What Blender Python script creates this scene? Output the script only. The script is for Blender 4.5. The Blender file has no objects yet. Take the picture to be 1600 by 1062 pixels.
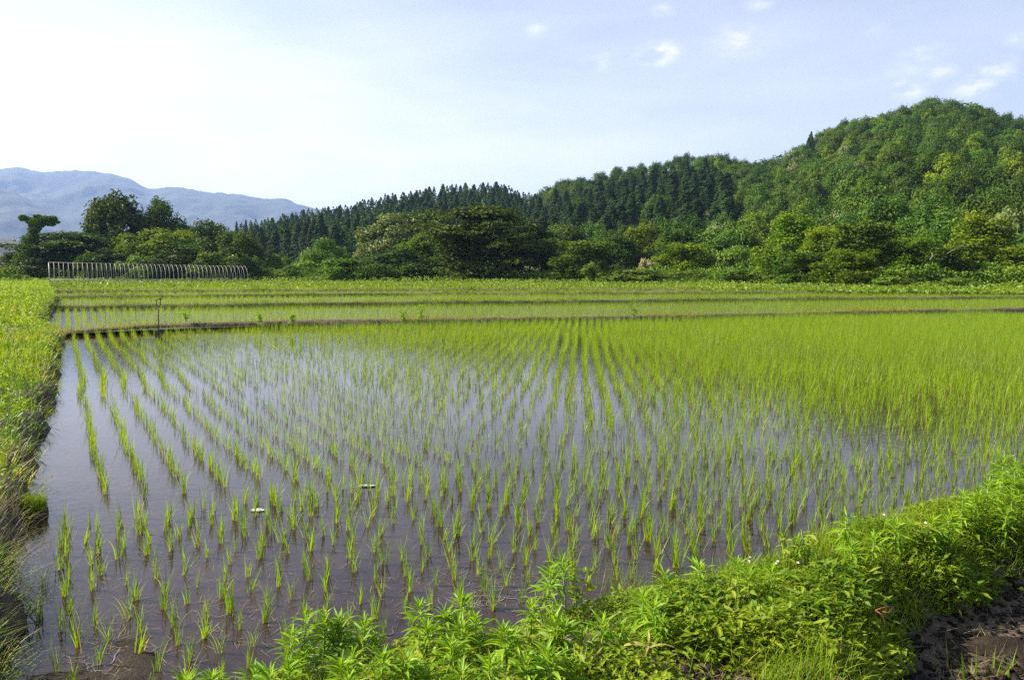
import bpy, math, random
import numpy as np
from mathutils import Vector

rng = np.random.default_rng(7)
random.seed(7)
S = bpy.context.scene
COL = S.collection

# ------------------------------------------------------------------ camera, sky, sun, exposure
F = 1215.0                      # focal length in pixels of a 1600 px wide frame
PITCH = math.atan(106 / F)
CAM_H = 1.8
cam = bpy.data.cameras.new('camera')
cam.sensor_width = 36.0
cam.lens = F / 1600 * 36.0
cam.clip_start = 0.05
cam.clip_end = 60000
cam_o = bpy.data.objects.new('camera', cam)
cam_o.location = (0, 0, CAM_H)
cam_o.rotation_euler = (math.pi / 2 - PITCH, 0, 0)
COL.objects.link(cam_o)
S.camera = cam_o

SUN_EL, SUN_ROT = 36.0, -80.0   # sun stands to the left, a little beyond the field
world = bpy.data.worlds.new('World')
S.world = world
world.use_nodes = True
S.view_settings.view_transform = 'Standard'
S.view_settings.look = 'None'
S.view_settings.exposure = 1.5
S.view_settings.gamma = 1.0
S.view_settings.use_curve_mapping = False


def N(nt, typ, **kw):
    n = nt.nodes.new(typ)
    for k, v in kw.items():
        setattr(n, k, v)
    return n


def ray(x, y):
    xn, yn = (x - 800) / F, (531 - y) / F
    return np.array([xn, math.cos(PITCH) + yn * math.sin(PITCH), -math.sin(PITCH) + yn * math.cos(PITCH)])


def at(x, y, z=0.0):
    d = ray(x, y)
    t = (z - CAM_H) / d[2]
    return np.array([d[0] * t, d[1] * t, z])


def at_depth(x, y, D):
    d = ray(x, y)
    t = D / d[1]
    return np.array([d[0] * t, D, CAM_H + d[2] * t])


def project(P):
    P = np.asarray(P, float)
    x, y, z = P[..., 0], P[..., 1], P[..., 2] - CAM_H
    c, s = math.cos(PITCH), math.sin(PITCH)
    dep = y * c - z * s
    up = y * s + z * c
    dep = np.where(dep < 0.05, 0.05, dep)
    return 800 + F * x / dep, 531 - F * up / dep, dep


def build_world():
    nt = world.node_tree
    bg = nt.nodes['Background']
    sky = N(nt, 'ShaderNodeTexSky')
    sky.sky_type = 'NISHITA'
    sky.sun_disc = False
    sky.sun_elevation = math.radians(SUN_EL)
    sky.sun_rotation = math.radians(SUN_ROT)
    sky.air_density = 1.0
    sky.dust_density = 2.0
    sky.ozone_density = 1.2
    tc = N(nt, 'ShaderNodeTexCoord')
    L = nt.links.new
    # thin high veil over the whole sky
    mp = N(nt, 'ShaderNodeMapping')
    mp.inputs['Scale'].default_value = (1.2, 1.2, 5.0)
    L(tc.outputs['Generated'], mp.inputs['Vector'])
    nz = N(nt, 'ShaderNodeTexNoise')
    nz.inputs['Scale'].default_value = 2.2
    nz.inputs['Detail'].default_value = 6
    nz.inputs['Roughness'].default_value = 0.55
    L(mp.outputs[0], nz.inputs['Vector'])
    mr = N(nt, 'ShaderNodeMapRange')
    mr.inputs['From Min'].default_value = 0.3
    mr.inputs['From Max'].default_value = 0.75
    mr.inputs['To Min'].default_value = 0.30
    mr.inputs['To Max'].default_value = 0.58
    L(nz.outputs['Fac'], mr.inputs['Value'])
    # small fair-weather clouds
    nz2 = N(nt, 'ShaderNodeTexNoise')
    nz2.inputs['Scale'].default_value = 26
    nz2.inputs['Detail'].default_value = 7
    nz2.inputs['Roughness'].default_value = 0.6
    mp2 = N(nt, 'ShaderNodeMapping')
    mp2.inputs['Scale'].default_value = (1, 1, 2.2)
    L(tc.outputs['Generated'], mp2.inputs['Vector'])
    L(mp2.outputs[0], nz2.inputs['Vector'])
    total = None
    for (x, y, r, amp) in [(840, 48, 14, .5), (1032, 84, 24, 1.0), (1008, 93, 16, .6), (938, 98, 20, .4), (1155, 66, 34, .5), (1418, 140, 20, .9),
                           (1528, 137, 26, .7), (1558, 108, 20, .7), (1470, 114, 16, .55), (1420, 112, 24, .35), (1380, 40, 20, .3),
                           (1440, 82, 22, .4), (1348, 123, 14, .3), (1184, 4, 16, .5), (1036, 18, 14, .4), (1597, 62, 14, .5)]:
        d = Vector(ray(x, y)).normalized()
        sub = N(nt, 'ShaderNodeVectorMath', operation='SUBTRACT')
        L(tc.outputs['Generated'], sub.inputs[0])
        sub.inputs[1].default_value = d
        mul = N(nt, 'ShaderNodeVectorMath', operation='MULTIPLY')
        mul.inputs[1].default_value = (1, 1, 1.9)
        L(sub.outputs[0], mul.inputs[0])
        ln = N(nt, 'ShaderNodeVectorMath', operation='LENGTH')
        L(mul.outputs[0], ln.inputs[0])
        m = N(nt, 'ShaderNodeMapRange', interpolation_type='SMOOTHSTEP')
        m.inputs['From Min'].default_value = 0
        m.inputs['From Max'].default_value = 1.9 * r / F
        m.inputs['To Min'].default_value = amp * .6
        m.inputs['To Max'].default_value = 0
        L(ln.outputs['Value'], m.inputs['Value'])
        if total is None:
            total = m.outputs[0]
        else:
            a = N(nt, 'ShaderNodeMath', operation='MAXIMUM')
            L(total, a.inputs[0])
            L(m.outputs[0], a.inputs[1])
            total = a.outputs[0]
    th = N(nt, 'ShaderNodeMapRange', interpolation_type='SMOOTHSTEP')
    th.inputs['From Min'].default_value = 0.36
    th.inputs['From Max'].default_value = 0.66
    L(nz2.outputs['Fac'], th.inputs['Value'])
    cm = N(nt, 'ShaderNodeMath', operation='MULTIPLY')
    L(total, cm.inputs[0])
    L(th.outputs[0], cm.inputs[1])
    veil = N(nt, 'ShaderNodeMixRGB')
    veil.inputs['Color2'].default_value = (11.5, 10.8, 11.2, 1)
    sp = N(nt, 'ShaderNodeSeparateXYZ')
    L(tc.outputs['Generated'], sp.inputs[0])
    el = N(nt, 'ShaderNodeMapRange')
    el.inputs['From Min'].default_value = 0.06
    el.inputs['From Max'].default_value = 0.5
    el.inputs['To Min'].default_value = 1.45
    el.inputs['To Max'].default_value = 0.15
    L(sp.outputs['Z'], el.inputs['Value'])
    vm = N(nt, 'ShaderNodeMath', operation='MULTIPLY')
    L(mr.outputs[0], vm.inputs[0])
    L(el.outputs[0], vm.inputs[1])
    # the veil glows brighter towards the sun
    dt = N(nt, 'ShaderNodeVectorMath', operation='DOT_PRODUCT')
    L(tc.outputs['Generated'], dt.inputs[0])
    ra, re_ = math.radians(SUN_ROT), math.radians(SUN_EL)
    dt.inputs[1].default_value = (math.sin(ra) * math.cos(re_), math.cos(ra) * math.cos(re_), math.sin(re_))
    gl = N(nt, 'ShaderNodeMapRange', interpolation_type='SMOOTHSTEP')
    gl.inputs['From Min'].default_value = -0.45
    gl.inputs['From Max'].default_value = 0.7
    gl.inputs['To Min'].default_value = 0.38
    gl.inputs['To Max'].default_value = 0.98
    L(dt.outputs['Value'], gl.inputs['Value'])
    vg = N(nt, 'ShaderNodeMath', operation='MULTIPLY')
    vg.use_clamp = True
    L(vm.outputs[0], vg.inputs[0])
    L(gl.outputs[0], vg.inputs[1])
    L(vg.outputs[0], veil.inputs['Fac'])
    L(sky.outputs[0], veil.inputs['Color1'])
    cl = N(nt, 'ShaderNodeMixRGB')
    cl.inputs['Color2'].default_value = (10.2, 9.6, 9.8, 1)
    L(cm.outputs[0], cl.inputs['Fac'])
    L(veil.outputs[0], cl.inputs['Color1'])
    L(cl.outputs[0], bg.inputs['Color'])
    bg.inputs['Strength'].default_value = 0.062


build_world()
sun = bpy.data.lights.new('sun', 'SUN')
sun.energy = 5.0
sun.angle = math.radians(0.53)
sun.color = (1.0, 0.91, 0.72)
sun_o = bpy.data.objects.new('sun', sun)
a, e = math.radians(SUN_ROT), math.radians(SUN_EL)
sd = Vector((math.sin(a) * math.cos(e), math.cos(a) * math.cos(e), math.sin(e)))
sun_o.rotation_euler = sd.to_track_quat('Z', 'Y').to_euler()
sun_o.location = sd * 60
COL.objects.link(sun_o)
S.render.engine = 'CYCLES'
S.cycles.max_bounces = 8
S.cycles.diffuse_bounces = 3
S.cycles.transmission_bounces = 4
S.cycles.transparent_max_bounces = 8
S.cycles.volume_bounces = 0
S.cycles.use_denoising = False
S.cycles.denoiser = 'OPENIMAGEDENOISE'
S.cycles.denoising_input_passes = 'RGB_ALBEDO_NORMAL'
S.cycles.denoising_prefilter = 'ACCURATE'
S.cycles.sample_clamp_indirect = 4.0


# ------------------------------------------------------------------ helpers
def vnoise(x, y, seed=0):
    x = np.asarray(x, float); y = np.asarray(y, float)
    xi = np.floor(x).astype(np.int64); yi = np.floor(y).astype(np.int64)
    fx, fy = x - xi, y - yi
    fx = fx * fx * (3 - 2 * fx); fy = fy * fy * (3 - 2 * fy)

    def h(a, b):
        n = (a * 374761393 + b * 668265263 + seed * 1442695041) & 0xFFFFFFFF
        n = ((n ^ (n >> 13)) * 1274126177) & 0xFFFFFFFF
        n = n ^ (n >> 16)
        return (n & 0xFFFF) / 65535.0
    return (h(xi, yi) * (1 - fx) + h(xi + 1, yi) * fx) * (1 - fy) + (h(xi, yi + 1) * (1 - fx) + h(xi + 1, yi + 1) * fx) * fy


def fbm(x, y, seed=0, octv=4, gain=.5):
    s, a, t = 0, 1.0, 0
    x = np.asarray(x, float); y = np.asarray(y, float)
    for i in range(octv):
        s = s + a * vnoise(x * 2 ** i + 17.3 * i, y * 2 ** i + 5.1 * i, seed + i)
        t += a
        a *= gain
    return s / t          # 0..1


def tag(o, label=None, cat=None, group=None, kind=None):
    if label: o['label'] = label
    if cat: o['category'] = cat
    if group: o['group'] = group
    if kind: o['kind'] = kind
    return o


def make_mesh(name, V, faces, mat=None, attrs=None, smooth=False):
    """faces: list of int arrays (n,3) or (n,4)"""
    me = bpy.data.meshes.new(name)
    V = np.asarray(V, np.float32).reshape(-1, 3)
    me.vertices.add(len(V))
    me.vertices.foreach_set('co', V.ravel())
    idx = np.concatenate([np.asarray(f, np.int32).ravel() for f in faces])
    sizes = np.concatenate([np.full(len(f), np.asarray(f).shape[1], np.int32) for f in faces])
    starts = np.concatenate([[0], np.cumsum(sizes)[:-1]]).astype(np.int32)
    me.loops.add(len(idx))
    me.loops.foreach_set('vertex_index', idx)
    me.polygons.add(len(sizes))
    me.polygons.foreach_set('loop_start', starts)
    me.polygons.foreach_set('loop_total', sizes)
    me.polygons.foreach_set('use_smooth', np.full(len(sizes), smooth, bool))
    for k, v in (attrs or {}).items():
        at_ = me.attributes.new(k, 'FLOAT', 'POINT')
        at_.data.foreach_set('value', np.asarray(v, np.float32).ravel())
    me.update(calc_edges=True)
    if mat: me.materials.append(mat)
    return me


def link(name, me, parent=None, loc=None):
    o = bpy.data.objects.new(name, me)
    COL.objects.link(o)
    if parent is not None: o.parent = parent
    if loc is not None: o.location = loc
    return o


def empty(name, loc, rz=0.0):
    o = bpy.data.objects.new(name, None)
    o.empty_display_size = 0.1
    o.location = loc
    o.rotation_euler = (0, 0, rz)
    COL.objects.link(o)
    return o


class Acc:
    """collects vertices, faces and attributes into one mesh"""
    def __init__(s):
        s.V, s.F4, s.F3, s.A, s.n = [], [], [], {}, 0

    def add(s, V, f4=None, f3=None, **attrs):
        V = np.asarray(V, float).reshape(-1, 3)
        s.V.append(V)
        if f4 is not None: s.F4.append(np.asarray(f4).reshape(-1, 4) + s.n)
        if f3 is not None: s.F3.append(np.asarray(f3).reshape(-1, 3) + s.n)
        for k, v in attrs.items():
            v = np.asarray(v, float)
            if v.ndim == 0: v = np.full(len(V), float(v))
            s.A.setdefault(k, []).append(v.ravel())
        s.n += len(V)

    def mesh(s, name, mat, smooth=False):
        fs = []
        if s.F4: fs.append(np.concatenate(s.F4))
        if s.F3: fs.append(np.concatenate(s.F3))
        A = {k: np.concatenate(v) for k, v in s.A.items()}
        A = {k: v for k, v in A.items() if len(v) == s.n}
        return make_mesh(name, np.concatenate(s.V), fs, mat, A, smooth)


def blades(base, head, lean, Ln, W, curl, K=3, tint=None, r=rng):
    """grass-like strips, vectorised -> V, quads, attrs"""
    base = np.asarray(base, float); n = len(base)
    t = np.linspace(0, 1, K + 1)
    th = lean[:, None] + curl[:, None] * (((t[:-1] + t[1:]) / 2) ** 1.4)[None, :]
    seg = (Ln / K)[:, None]
    dx = np.sin(th) * seg; dz = np.cos(th) * seg
    px = np.concatenate([np.zeros((n, 1)), np.cumsum(dx, 1)], 1)
    pz = np.concatenate([np.zeros((n, 1)), np.cumsum(dz, 1)], 1)
    c, s = np.cos(head)[:, None], np.sin(head)[:, None]
    P = np.stack([base[:, :1] + px * c, base[:, 1:2] + px * s, base[:, 2:3] + pz], -1)
    w = W[:, None] * np.clip((1 - t ** 1.7), 0.05, 1)[None, :] * np.clip(.55 + 1.6 * t, 0, 1)[None, :] * .5
    tw = head + np.pi / 2 + r.normal(0, .5, n)
    sx, sy = np.cos(tw)[:, None] * w, np.sin(tw)[:, None] * w
    Lf = P.copy(); Rt = P.copy()
    Lf[..., 0] -= sx; Lf[..., 1] -= sy
    Rt[..., 0] += sx; Rt[..., 1] += sy
    V = np.stack([Lf, Rt], 2).reshape(-1, 3)
    b = (np.arange(n) * (K + 1) * 2)[:, None] + (np.arange(K) * 2)[None, :]
    Q = np.stack([b, b + 1, b + 3, b + 2], -1).reshape(-1, 4)
    tt = np.broadcast_to(t[None, :, None], (n, K + 1, 2)).ravel()
    ti = r.random(n) if tint is None else tint
    ti = np.broadcast_to(np.asarray(ti)[:, None, None], (n, K + 1, 2)).ravel()
    return V, Q, dict(t=tt, tint=ti)


def lances(base, head, elev, Ln, W, droop, K=3, fold=.35, tint=None, r=rng, shape=.8):
    """folded lance- or egg-shaped leaves, vectorised"""
    base = np.asarray(base, float); n = len(base)
    t = np.linspace(0, 1, K + 1)
    el = elev[:, None] - droop[:, None] * ((t[:-1] + t[1:]) / 2)[None, :]
    seg = (Ln / K)[:, None]
    pr = np.concatenate([np.zeros((n, 1)), np.cumsum(np.cos(el) * seg, 1)], 1)
    pz = np.concatenate([np.zeros((n, 1)), np.cumsum(np.sin(el) * seg, 1)], 1)
    c, s = np.cos(head)[:, None], np.sin(head)[:, None]
    P = np.stack([base[:, :1] + pr * c, base[:, 1:2] + pr * s, base[:, 2:3] + pz], -1)
    w = W[:, None] * .5 * np.clip(np.sin(np.pi * np.clip(t, .02, .985) ** shape), .03, 1)[None, :]
    roll = r.normal(0, .35, n)[:, None]
    sx, sy, sz = -s * w * np.cos(roll), c * w * np.cos(roll), w * np.sin(roll)
    up = fold * w
    Lf = P + np.stack([-sx, -sy, -sz + up], -1)
    Rt = P + np.stack([sx, sy, sz + up], -1)
    V = np.stack([Lf, P, Rt], 2).reshape(-1, 3)
    b = (np.arange(n) * (K + 1) * 3)[:, None] + (np.arange(K) * 3)[None, :]
    Q = np.concatenate([np.stack([b, b + 1, b + 4, b + 3], -1).reshape(-1, 4), np.stack([b + 1, b + 2, b + 5, b + 4], -1).reshape(-1, 4)])
    tt = np.broadcast_to(t[None, :, None], (n, K + 1, 3)).ravel()
    ti = r.random(n) if tint is None else np.asarray(tint)
    ti = np.broadcast_to(ti[:, None, None], (n, K + 1, 3)).ravel()
    return V, Q, dict(t=tt, tint=ti)


def unit(v):
    return v / np.maximum(np.linalg.norm(v, axis=-1, keepdims=True), 1e-9)


def cards(c, nrm, size, tint, r=rng, asp=.62):
    """small folded leaf sprays, one warped quad each"""
    n = len(c)
    nrm = unit(nrm)
    a_ = unit(np.cross(nrm, unit(r.normal(size=(n, 3)))))
    b_ = np.cross(nrm, a_)
    s = np.asarray(size).reshape(-1, 1) * .5
    f = nrm * s * .35
    V = np.stack([c - a_ * s - f, c + b_ * s * asp + f * .4, c + a_ * s - f, c - b_ * s * asp + f * .4], 1).reshape(-1, 3)
    Q = np.arange(n * 4).reshape(-1, 4)
    return V, Q, dict(tint=np.repeat(tint, 4), t=np.tile([0, .5, 1, .5], n))


def tube(acc, pts, rad, sides=8, cap=True, **attrs):
    pts = np.asarray(pts, float); m = len(pts)
    rad = np.broadcast_to(np.asarray(rad, float), (m,))
    tan = np.gradient(pts, axis=0)
    tan = unit(tan)
    ref = np.array([0, 0, 1.0]) if abs(tan[0][2]) < .9 else np.array([1.0, 0, 0])
    rings = []
    for i in range(m):
        u = ref - tan[i] * np.dot(ref, tan[i]); u = u / np.linalg.norm(u)
        ref = u
        w = np.cross(tan[i], u)
        th = np.linspace(0, 2 * np.pi, sides, endpoint=False)
        rings.append(pts[i] + rad[i] * (np.cos(th)[:, None] * u + np.sin(th)[:, None] * w))
    V = np.concatenate(rings)
    q = []
    for i in range(m - 1):
        for j in range(sides):
            k = (j + 1) % sides
            q.append((i * sides + j, i * sides + k, (i + 1) * sides + k, (i + 1) * sides + j))
    f3 = []
    if cap:
        V = np.concatenate([V, pts[:1], pts[-1:]])
        for j in range(sides):
            k = (j + 1) % sides
            f3.append((k, j, m * sides)); f3.append(((m - 1) * sides + j, (m - 1) * sides + k, m * sides + 1))
    acc.add(V, q, f3 if f3 else None, **attrs)


def box(acc, c, s, rz=0.0, jit=0.0, **attrs):
    v = np.array([(x, y, z) for x in (-.5, .5) for y in (-.5, .5) for z in (-.5, .5)]) * np.asarray(s)
    if jit: v += rng.normal(0, jit, v.shape)
    ca, sa = math.cos(rz), math.sin(rz)
    v = np.stack([v[:, 0] * ca - v[:, 1] * sa, v[:, 0] * sa + v[:, 1] * ca, v[:, 2]], 1) + np.asarray(c)
    acc.add(v, [(0, 1, 3, 2), (4, 6, 7, 5), (0, 4, 5, 1), (2, 3, 7, 6), (0, 2, 6, 4), (1, 5, 7, 3)], **attrs)


# ------------------------------------------------------------------ materials
def new_mat(name):
    m = bpy.data.materials.new(name)
    m.use_nodes = True
    nt = m.node_tree
    return m, nt, nt.nodes['Principled BSDF'], nt.nodes['Material Output']


def leaf_mat(name, dark, light, base=None, trans=.42, rough=.5, spec=.35, tgain=(1.25, 1.15, .5), objvar=0.0, base_end=.35, stain=None):
    m, nt, bs, out = new_mat(name)
    L = nt.links.new
    at_ = N(nt, 'ShaderNodeAttribute', attribute_name='tint')
    mix = N(nt, 'ShaderNodeMixRGB')
    mix.inputs['Color1'].default_value = (*dark, 1)
    mix.inputs['Color2'].default_value = (*light, 1)
    L(at_.outputs['Fac'], mix.inputs['Fac'])
    col = mix.outputs[0]
    if base is not None:
        tt = N(nt, 'ShaderNodeAttribute', attribute_name='t')
        mr = N(nt, 'ShaderNodeMapRange')
        mr.inputs['From Min'].default_value = 0
        mr.inputs['From Max'].default_value = base_end
        L(tt.outputs['Fac'], mr.inputs['Value'])
        m2 = N(nt, 'ShaderNodeMixRGB')
        m2.inputs['Color1'].default_value = (*base, 1)
        L(mr.outputs[0], m2.inputs['Fac'])
        L(col, m2.inputs['Color2'])
        col = m2.outputs[0]
    if stain is not None:       # a few dry or yellow blades
        gt = N(nt, 'ShaderNodeMapRange')
        gt.inputs['From Min'].default_value = stain[3]
        gt.inputs['From Max'].default_value = min(1.0, stain[3] + .05)
        L(at_.outputs['Fac'], gt.inputs['Value'])
        m3 = N(nt, 'ShaderNodeMixRGB')
        m3.inputs['Color2'].default_value = (*stain[:3], 1)
        L(gt.outputs[0], m3.inputs['Fac'])
        L(col, m3.inputs['Color1'])
        col = m3.outputs[0]
    if objvar:
        oi = N(nt, 'ShaderNodeObjectInfo')
        hs = N(nt, 'ShaderNodeHueSaturation')
        mh = N(nt, 'ShaderNodeMapRange')
        mh.inputs['To Min'].default_value = .5 - .012 * objvar
        mh.inputs['To Max'].default_value = .5 + .03 * objvar
        L(oi.outputs['Random'], mh.inputs['Value'])
        L(mh.outputs[0], hs.inputs['Hue'])
        mu = N(nt, 'ShaderNodeMath', operation='MULTIPLY')
        mu.inputs[1].default_value = 7.31
        L(oi.outputs['Random'], mu.inputs[0])
        fr = N(nt, 'ShaderNodeMath', operation='FRACT')
        L(mu.outputs[0], fr.inputs[0])
        mv = N(nt, 'ShaderNodeMapRange')
        mv.inputs['To Min'].default_value = 1 - .35 * objvar
        mv.inputs['To Max'].default_value = 1 + .45 * objvar
        L(fr.outputs[0], mv.inputs['Value'])
        L(mv.outputs[0], hs.inputs['Value'])
        L(col, hs.inputs['Color'])
        col = hs.outputs[0]
    L(col, bs.inputs['Base Color'])
    bs.inputs['Roughness'].default_value = rough
    bs.inputs['Specular IOR Level'].default_value = spec
    tr = N(nt, 'ShaderNodeBsdfTranslucent')
    tm = N(nt, 'ShaderNodeMixRGB', blend_type='MULTIPLY')
    tm.inputs['Fac'].default_value = 1
    tm.inputs['Color2'].default_value = (*tgain, 1)
    L(col, tm.inputs['Color1'])
    L(tm.outputs[0], tr.inputs['Color'])
    ms = N(nt, 'ShaderNodeMixShader')
    ms.inputs['Fac'].default_value = trans
    L(bs.outputs[0], ms.inputs[1])
    L(tr.outputs[0], ms.inputs[2])
    L(ms.outputs[0], out.inputs['Surface'])
    return m


def plain_mat(name, c1, c2=None, scale=8.0, rough=.7, bump=0.0, bscale=30.0, metallic=0.0, spec=.4, detail=6):
    m, nt, bs, out = new_mat(name)
    L = nt.links.new
    tc = N(nt, 'ShaderNodeTexCoord')
    bs.inputs['Roughness'].default_value = rough
    bs.inputs['Metallic'].default_value = metallic
    bs.inputs['Specular IOR Level'].default_value = spec
    if c2 is None:
        c2 = tuple(min(1, v * 1.25) for v in c1)
    nz = N(nt, 'ShaderNodeTexNoise')
    nz.inputs['Scale'].default_value = scale
    nz.inputs['Detail'].default_value = detail
    nz.inputs['Roughness'].default_value = .65
    L(tc.outputs['Object'], nz.inputs['Vector'])
    mr = N(nt, 'ShaderNodeMapRange')
    mr.inputs['From Min'].default_value = .35
    mr.inputs['From Max'].default_value = .65
    L(nz.outputs['Fac'], mr.inputs['Value'])
    mx = N(nt, 'ShaderNodeMixRGB')
    mx.inputs['Color1'].default_value = (*c1, 1)
    mx.inputs['Color2'].default_value = (*c2, 1)
    L(mr.outputs[0], mx.inputs['Fac'])
    L(mx.outputs[0], bs.inputs['Base Color'])
    if bump:
        n2 = N(nt, 'ShaderNodeTexNoise')
        n2.inputs['Scale'].default_value = bscale
        n2.inputs['Detail'].default_value = 8
        n2.inputs['Roughness'].default_value = .7
        L(tc.outputs['Object'], n2.inputs['Vector'])
        bp = N(nt, 'ShaderNodeBump')
        bp.inputs['Strength'].default_value = bump
        bp.inputs['Distance'].default_value = .05
        L(n2.outputs['Fac'], bp.inputs['Height'])
        L(bp.outputs[0], bs.inputs['Normal'])
    return m


def water_mat(name, c1, c2, rough=.015, bump=.02, bscale=9.0):
    m = plain_mat(name, c1, c2, scale=1.6, rough=rough, bump=bump, bscale=bscale, spec=.5, detail=9)
    bs = m.node_tree.nodes['Principled BSDF']
    bs.inputs['IOR'].default_value = 1.33
    for n in m.node_tree.nodes:
        if n.type == 'BUMP': n.inputs['Distance'].default_value = .02
        if n.type == 'TEX_NOISE' and n.inputs['Scale'].default_value == bscale: n.inputs['Detail'].default_value = 3
    return m


M_RICE = leaf_mat('rice_leaf', (.15, .275, .012), (.235, .36, .016), base=(.28, .29, .04), trans=.5, rough=.45, spec=.22, stain=(.40, .34, .10, .94), base_end=.3)
M_RICE2 = leaf_mat('rice_leaf_blue', (.12, .235, .035), (.21, .32, .03), base=(.22, .23, .05), trans=.45, rough=.45, spec=.25, stain=(.40, .34, .12, .93), base_end=.3)
M_GRASS = leaf_mat('bank_grass', (.10, .19, .012), (.22, .29, .022), base=(.15, .15, .04), trans=.42, spec=.18, stain=(.34, .27, .12, .90))
M_GRASS_B = leaf_mat('lush_grass', (.085, .185, .008), (.26, .34, .018), base=(.10, .14, .03), trans=.42, spec=.18, stain=(.33, .28, .10, .95))
M_DRY = leaf_mat('dry_grass', (.20, .14, .07), (.36, .28, .15), trans=.2, rough=.7, spec=.2, tgain=(1, 1, .9))
M_WEED = leaf_mat('goldenrod_leaf', (.13, .275, .012), (.25, .39, .018), trans=.47, rough=.45, spec=.22, stain=(.34, .33, .06, .95), tgain=(1.3, 1.2, .45))
M_COVER = leaf_mat('ground_cover_leaf', (.11, .21, .012), (.31, .37, .022), trans=.5, rough=.45, spec=.2, stain=(.26, .17, .07, .96))
M_FLOWER = leaf_mat('pale_flower', (.60, .52, .66), (.75, .72, .76), trans=.2)
M_STEM = plain_mat('weed_stem', (.16, .22, .05), (.22, .25, .07))
M_TREE = leaf_mat('broad_leaf', (.038, .086, .009), (.108, .16, .015), trans=.22, rough=.55, spec=.10, objvar=.8)
M_TREE_B = leaf_mat('bright_leaf', (.075, .145, .008), (.20, .265, .016), trans=.27, rough=.55, spec=.10, objvar=.6)
M_TREE_D = leaf_mat('deep_leaf', (.028, .066, .010), (.085, .135, .016), trans=.2, rough=.55, spec=.10, objvar=.5)
M_CHEST = leaf_mat('chestnut_leaf', (.05, .10, .012), (.19, .22, .06), trans=.22, rough=.55, spec=.3, objvar=.4)
M_CREAM = leaf_mat('cream_blossom', (.10, .14, .03), (.38, .35, .16), trans=.25, rough=.6, spec=.2)
M_PINK = leaf_mat('pinkish_blossom', (.14, .18, .04), (.46, .42, .24), trans=.25, rough=.6, spec=.2)
M_CEDAR = leaf_mat('cedar_needles', (.016, .042, .010), (.040, .074, .015), trans=.12, rough=.7, spec=.1, objvar=.6)
M_SHRUB = leaf_mat('shrub_leaf', (.06, .13, .012), (.17, .24, .02), trans=.25, rough=.5, spec=.15, objvar=.5)
M_MARGIN = leaf_mat('margin_weed', (.10, .19, .012), (.21, .29, .02), trans=.35, rough=.5, spec=.3)
M_STRAWGRASS = leaf_mat('mown_grass', (.15, .18, .02), (.30, .30, .06), base=(.2, .17, .06), trans=.4, spec=.15, stain=(.36, .28, .13, .82))
M_BARK = plain_mat('bark', (.09, .07, .05), (.17, .14, .11), scale=3, rough=.9, bump=.6, bscale=14)
M_DEADWOOD = plain_mat('bare_wood', (.17, .15, .12), (.27, .24, .20), scale=3, rough=.85)
M_SOIL = plain_mat('bank_soil', (.045, .031, .021), (.15, .11, .075), scale=5, rough=.9, bump=.9, bscale=26)
M_MUD = plain_mat('wet_mud', (.011, .0075, .0055), (.040, .027, .019), scale=7, rough=.75, bump=.8, bscale=40, spec=.2)
M_DRYMUD = plain_mat('pale_dry_soil', (.20, .15, .11), (.32, .26, .20), scale=14, rough=.95, bump=.8, bscale=40)
M_TURF = plain_mat('turf', (.07, .10, .018), (.14, .15, .035), scale=1.3, rough=.9, bump=.6, bscale=20)
M_LEVEE = plain_mat('grassed_levee', (.08, .10, .025), (.17, .16, .06), scale=4, rough=.95, bump=.8, bscale=26)
M_FOREST_FLOOR = plain_mat('forest_floor', (.020, .032, .010), (.045, .06, .016), scale=.12, rough=.95)
M_MOUNT = plain_mat('mountain_forest', (.008, .017, .008), (.018, .032, .011), scale=.012, rough=.95, bump=.3, bscale=.03, detail=8)
M_WATER = water_mat('paddy_water', (.020, .012, .011), (.034, .021, .018), rough=.02, bump=.10)
M_WATER_FAR = water_mat('rippled_water', (.020, .012, .011), (.034, .021, .018), rough=.06, bump=.8)
M_PIPE = plain_mat('galvanised_pipe', (.24, .24, .24), (.36, .36, .35), rough=.55, metallic=.3)
M_WHITE = plain_mat('white_scrap', (.36, .36, .35), (.50, .50, .48), rough=.6)
M_WOODPOLE = plain_mat('weathered_wood', (.12, .085, .055), (.22, .17, .12), scale=20, rough=.8)
M_IRON = plain_mat('dark_iron', (.05, .05, .05), (.10, .08, .07), rough=.55, metallic=.6)
M_RED = plain_mat('red_dry_vine', (.10, .030, .018), (.17, .06, .032), rough=.8)
M_FOAM = plain_mat('pale_scum', (.08, .075, .078), (.16, .15, .155), rough=.6)
M_BLUE = plain_mat('blue_sheet', (.10, .28, .55), (.14, .34, .62), rough=.5)
M_GRAVEL = plain_mat('pale_gravel', (.42, .40, .38), (.55, .53, .50), scale=4, rough=.95)
M_STONE = plain_mat('grey_stone', (.14, .125, .115), (.22, .20, .18), scale=20, rough=.9, bump=.5)

# ------------------------------------------------------------------ setting: ground, mountains, hills
U = np.array([-.497, .868])     # along the left bank, away from the camera
VV = np.array([.868, .497])     # along the near bank, to the right
C0 = np.array([-1.85, 3.05])    # near left corner of the flooded field
LEV = [0.0, .09, .18, .26, .33, .40]   # water levels of the terraces, near to far


def grid_mesh(name, X, Y, Z, mat, smooth=True):
    n, m = X.shape
    V = np.stack([X, Y, Z], -1).reshape(-1, 3)
    i = (np.arange(n - 1) * m)[:, None] + np.arange(m - 1)[None, :]
    Q = np.stack([i, i + 1, i + m + 1, i + m], -1).reshape(-1, 4)
    return make_mesh(name, V, [Q], mat, None, smooth)


g = link('ground', make_mesh('ground', [(-20000, -20000, -.45), (20000, -20000, -.45), (20000, 26000, -.45), (-20000, 26000, -.45)], [[(0, 1, 2, 3)]], M_TURF))
tag(g, kind='structure')

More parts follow.
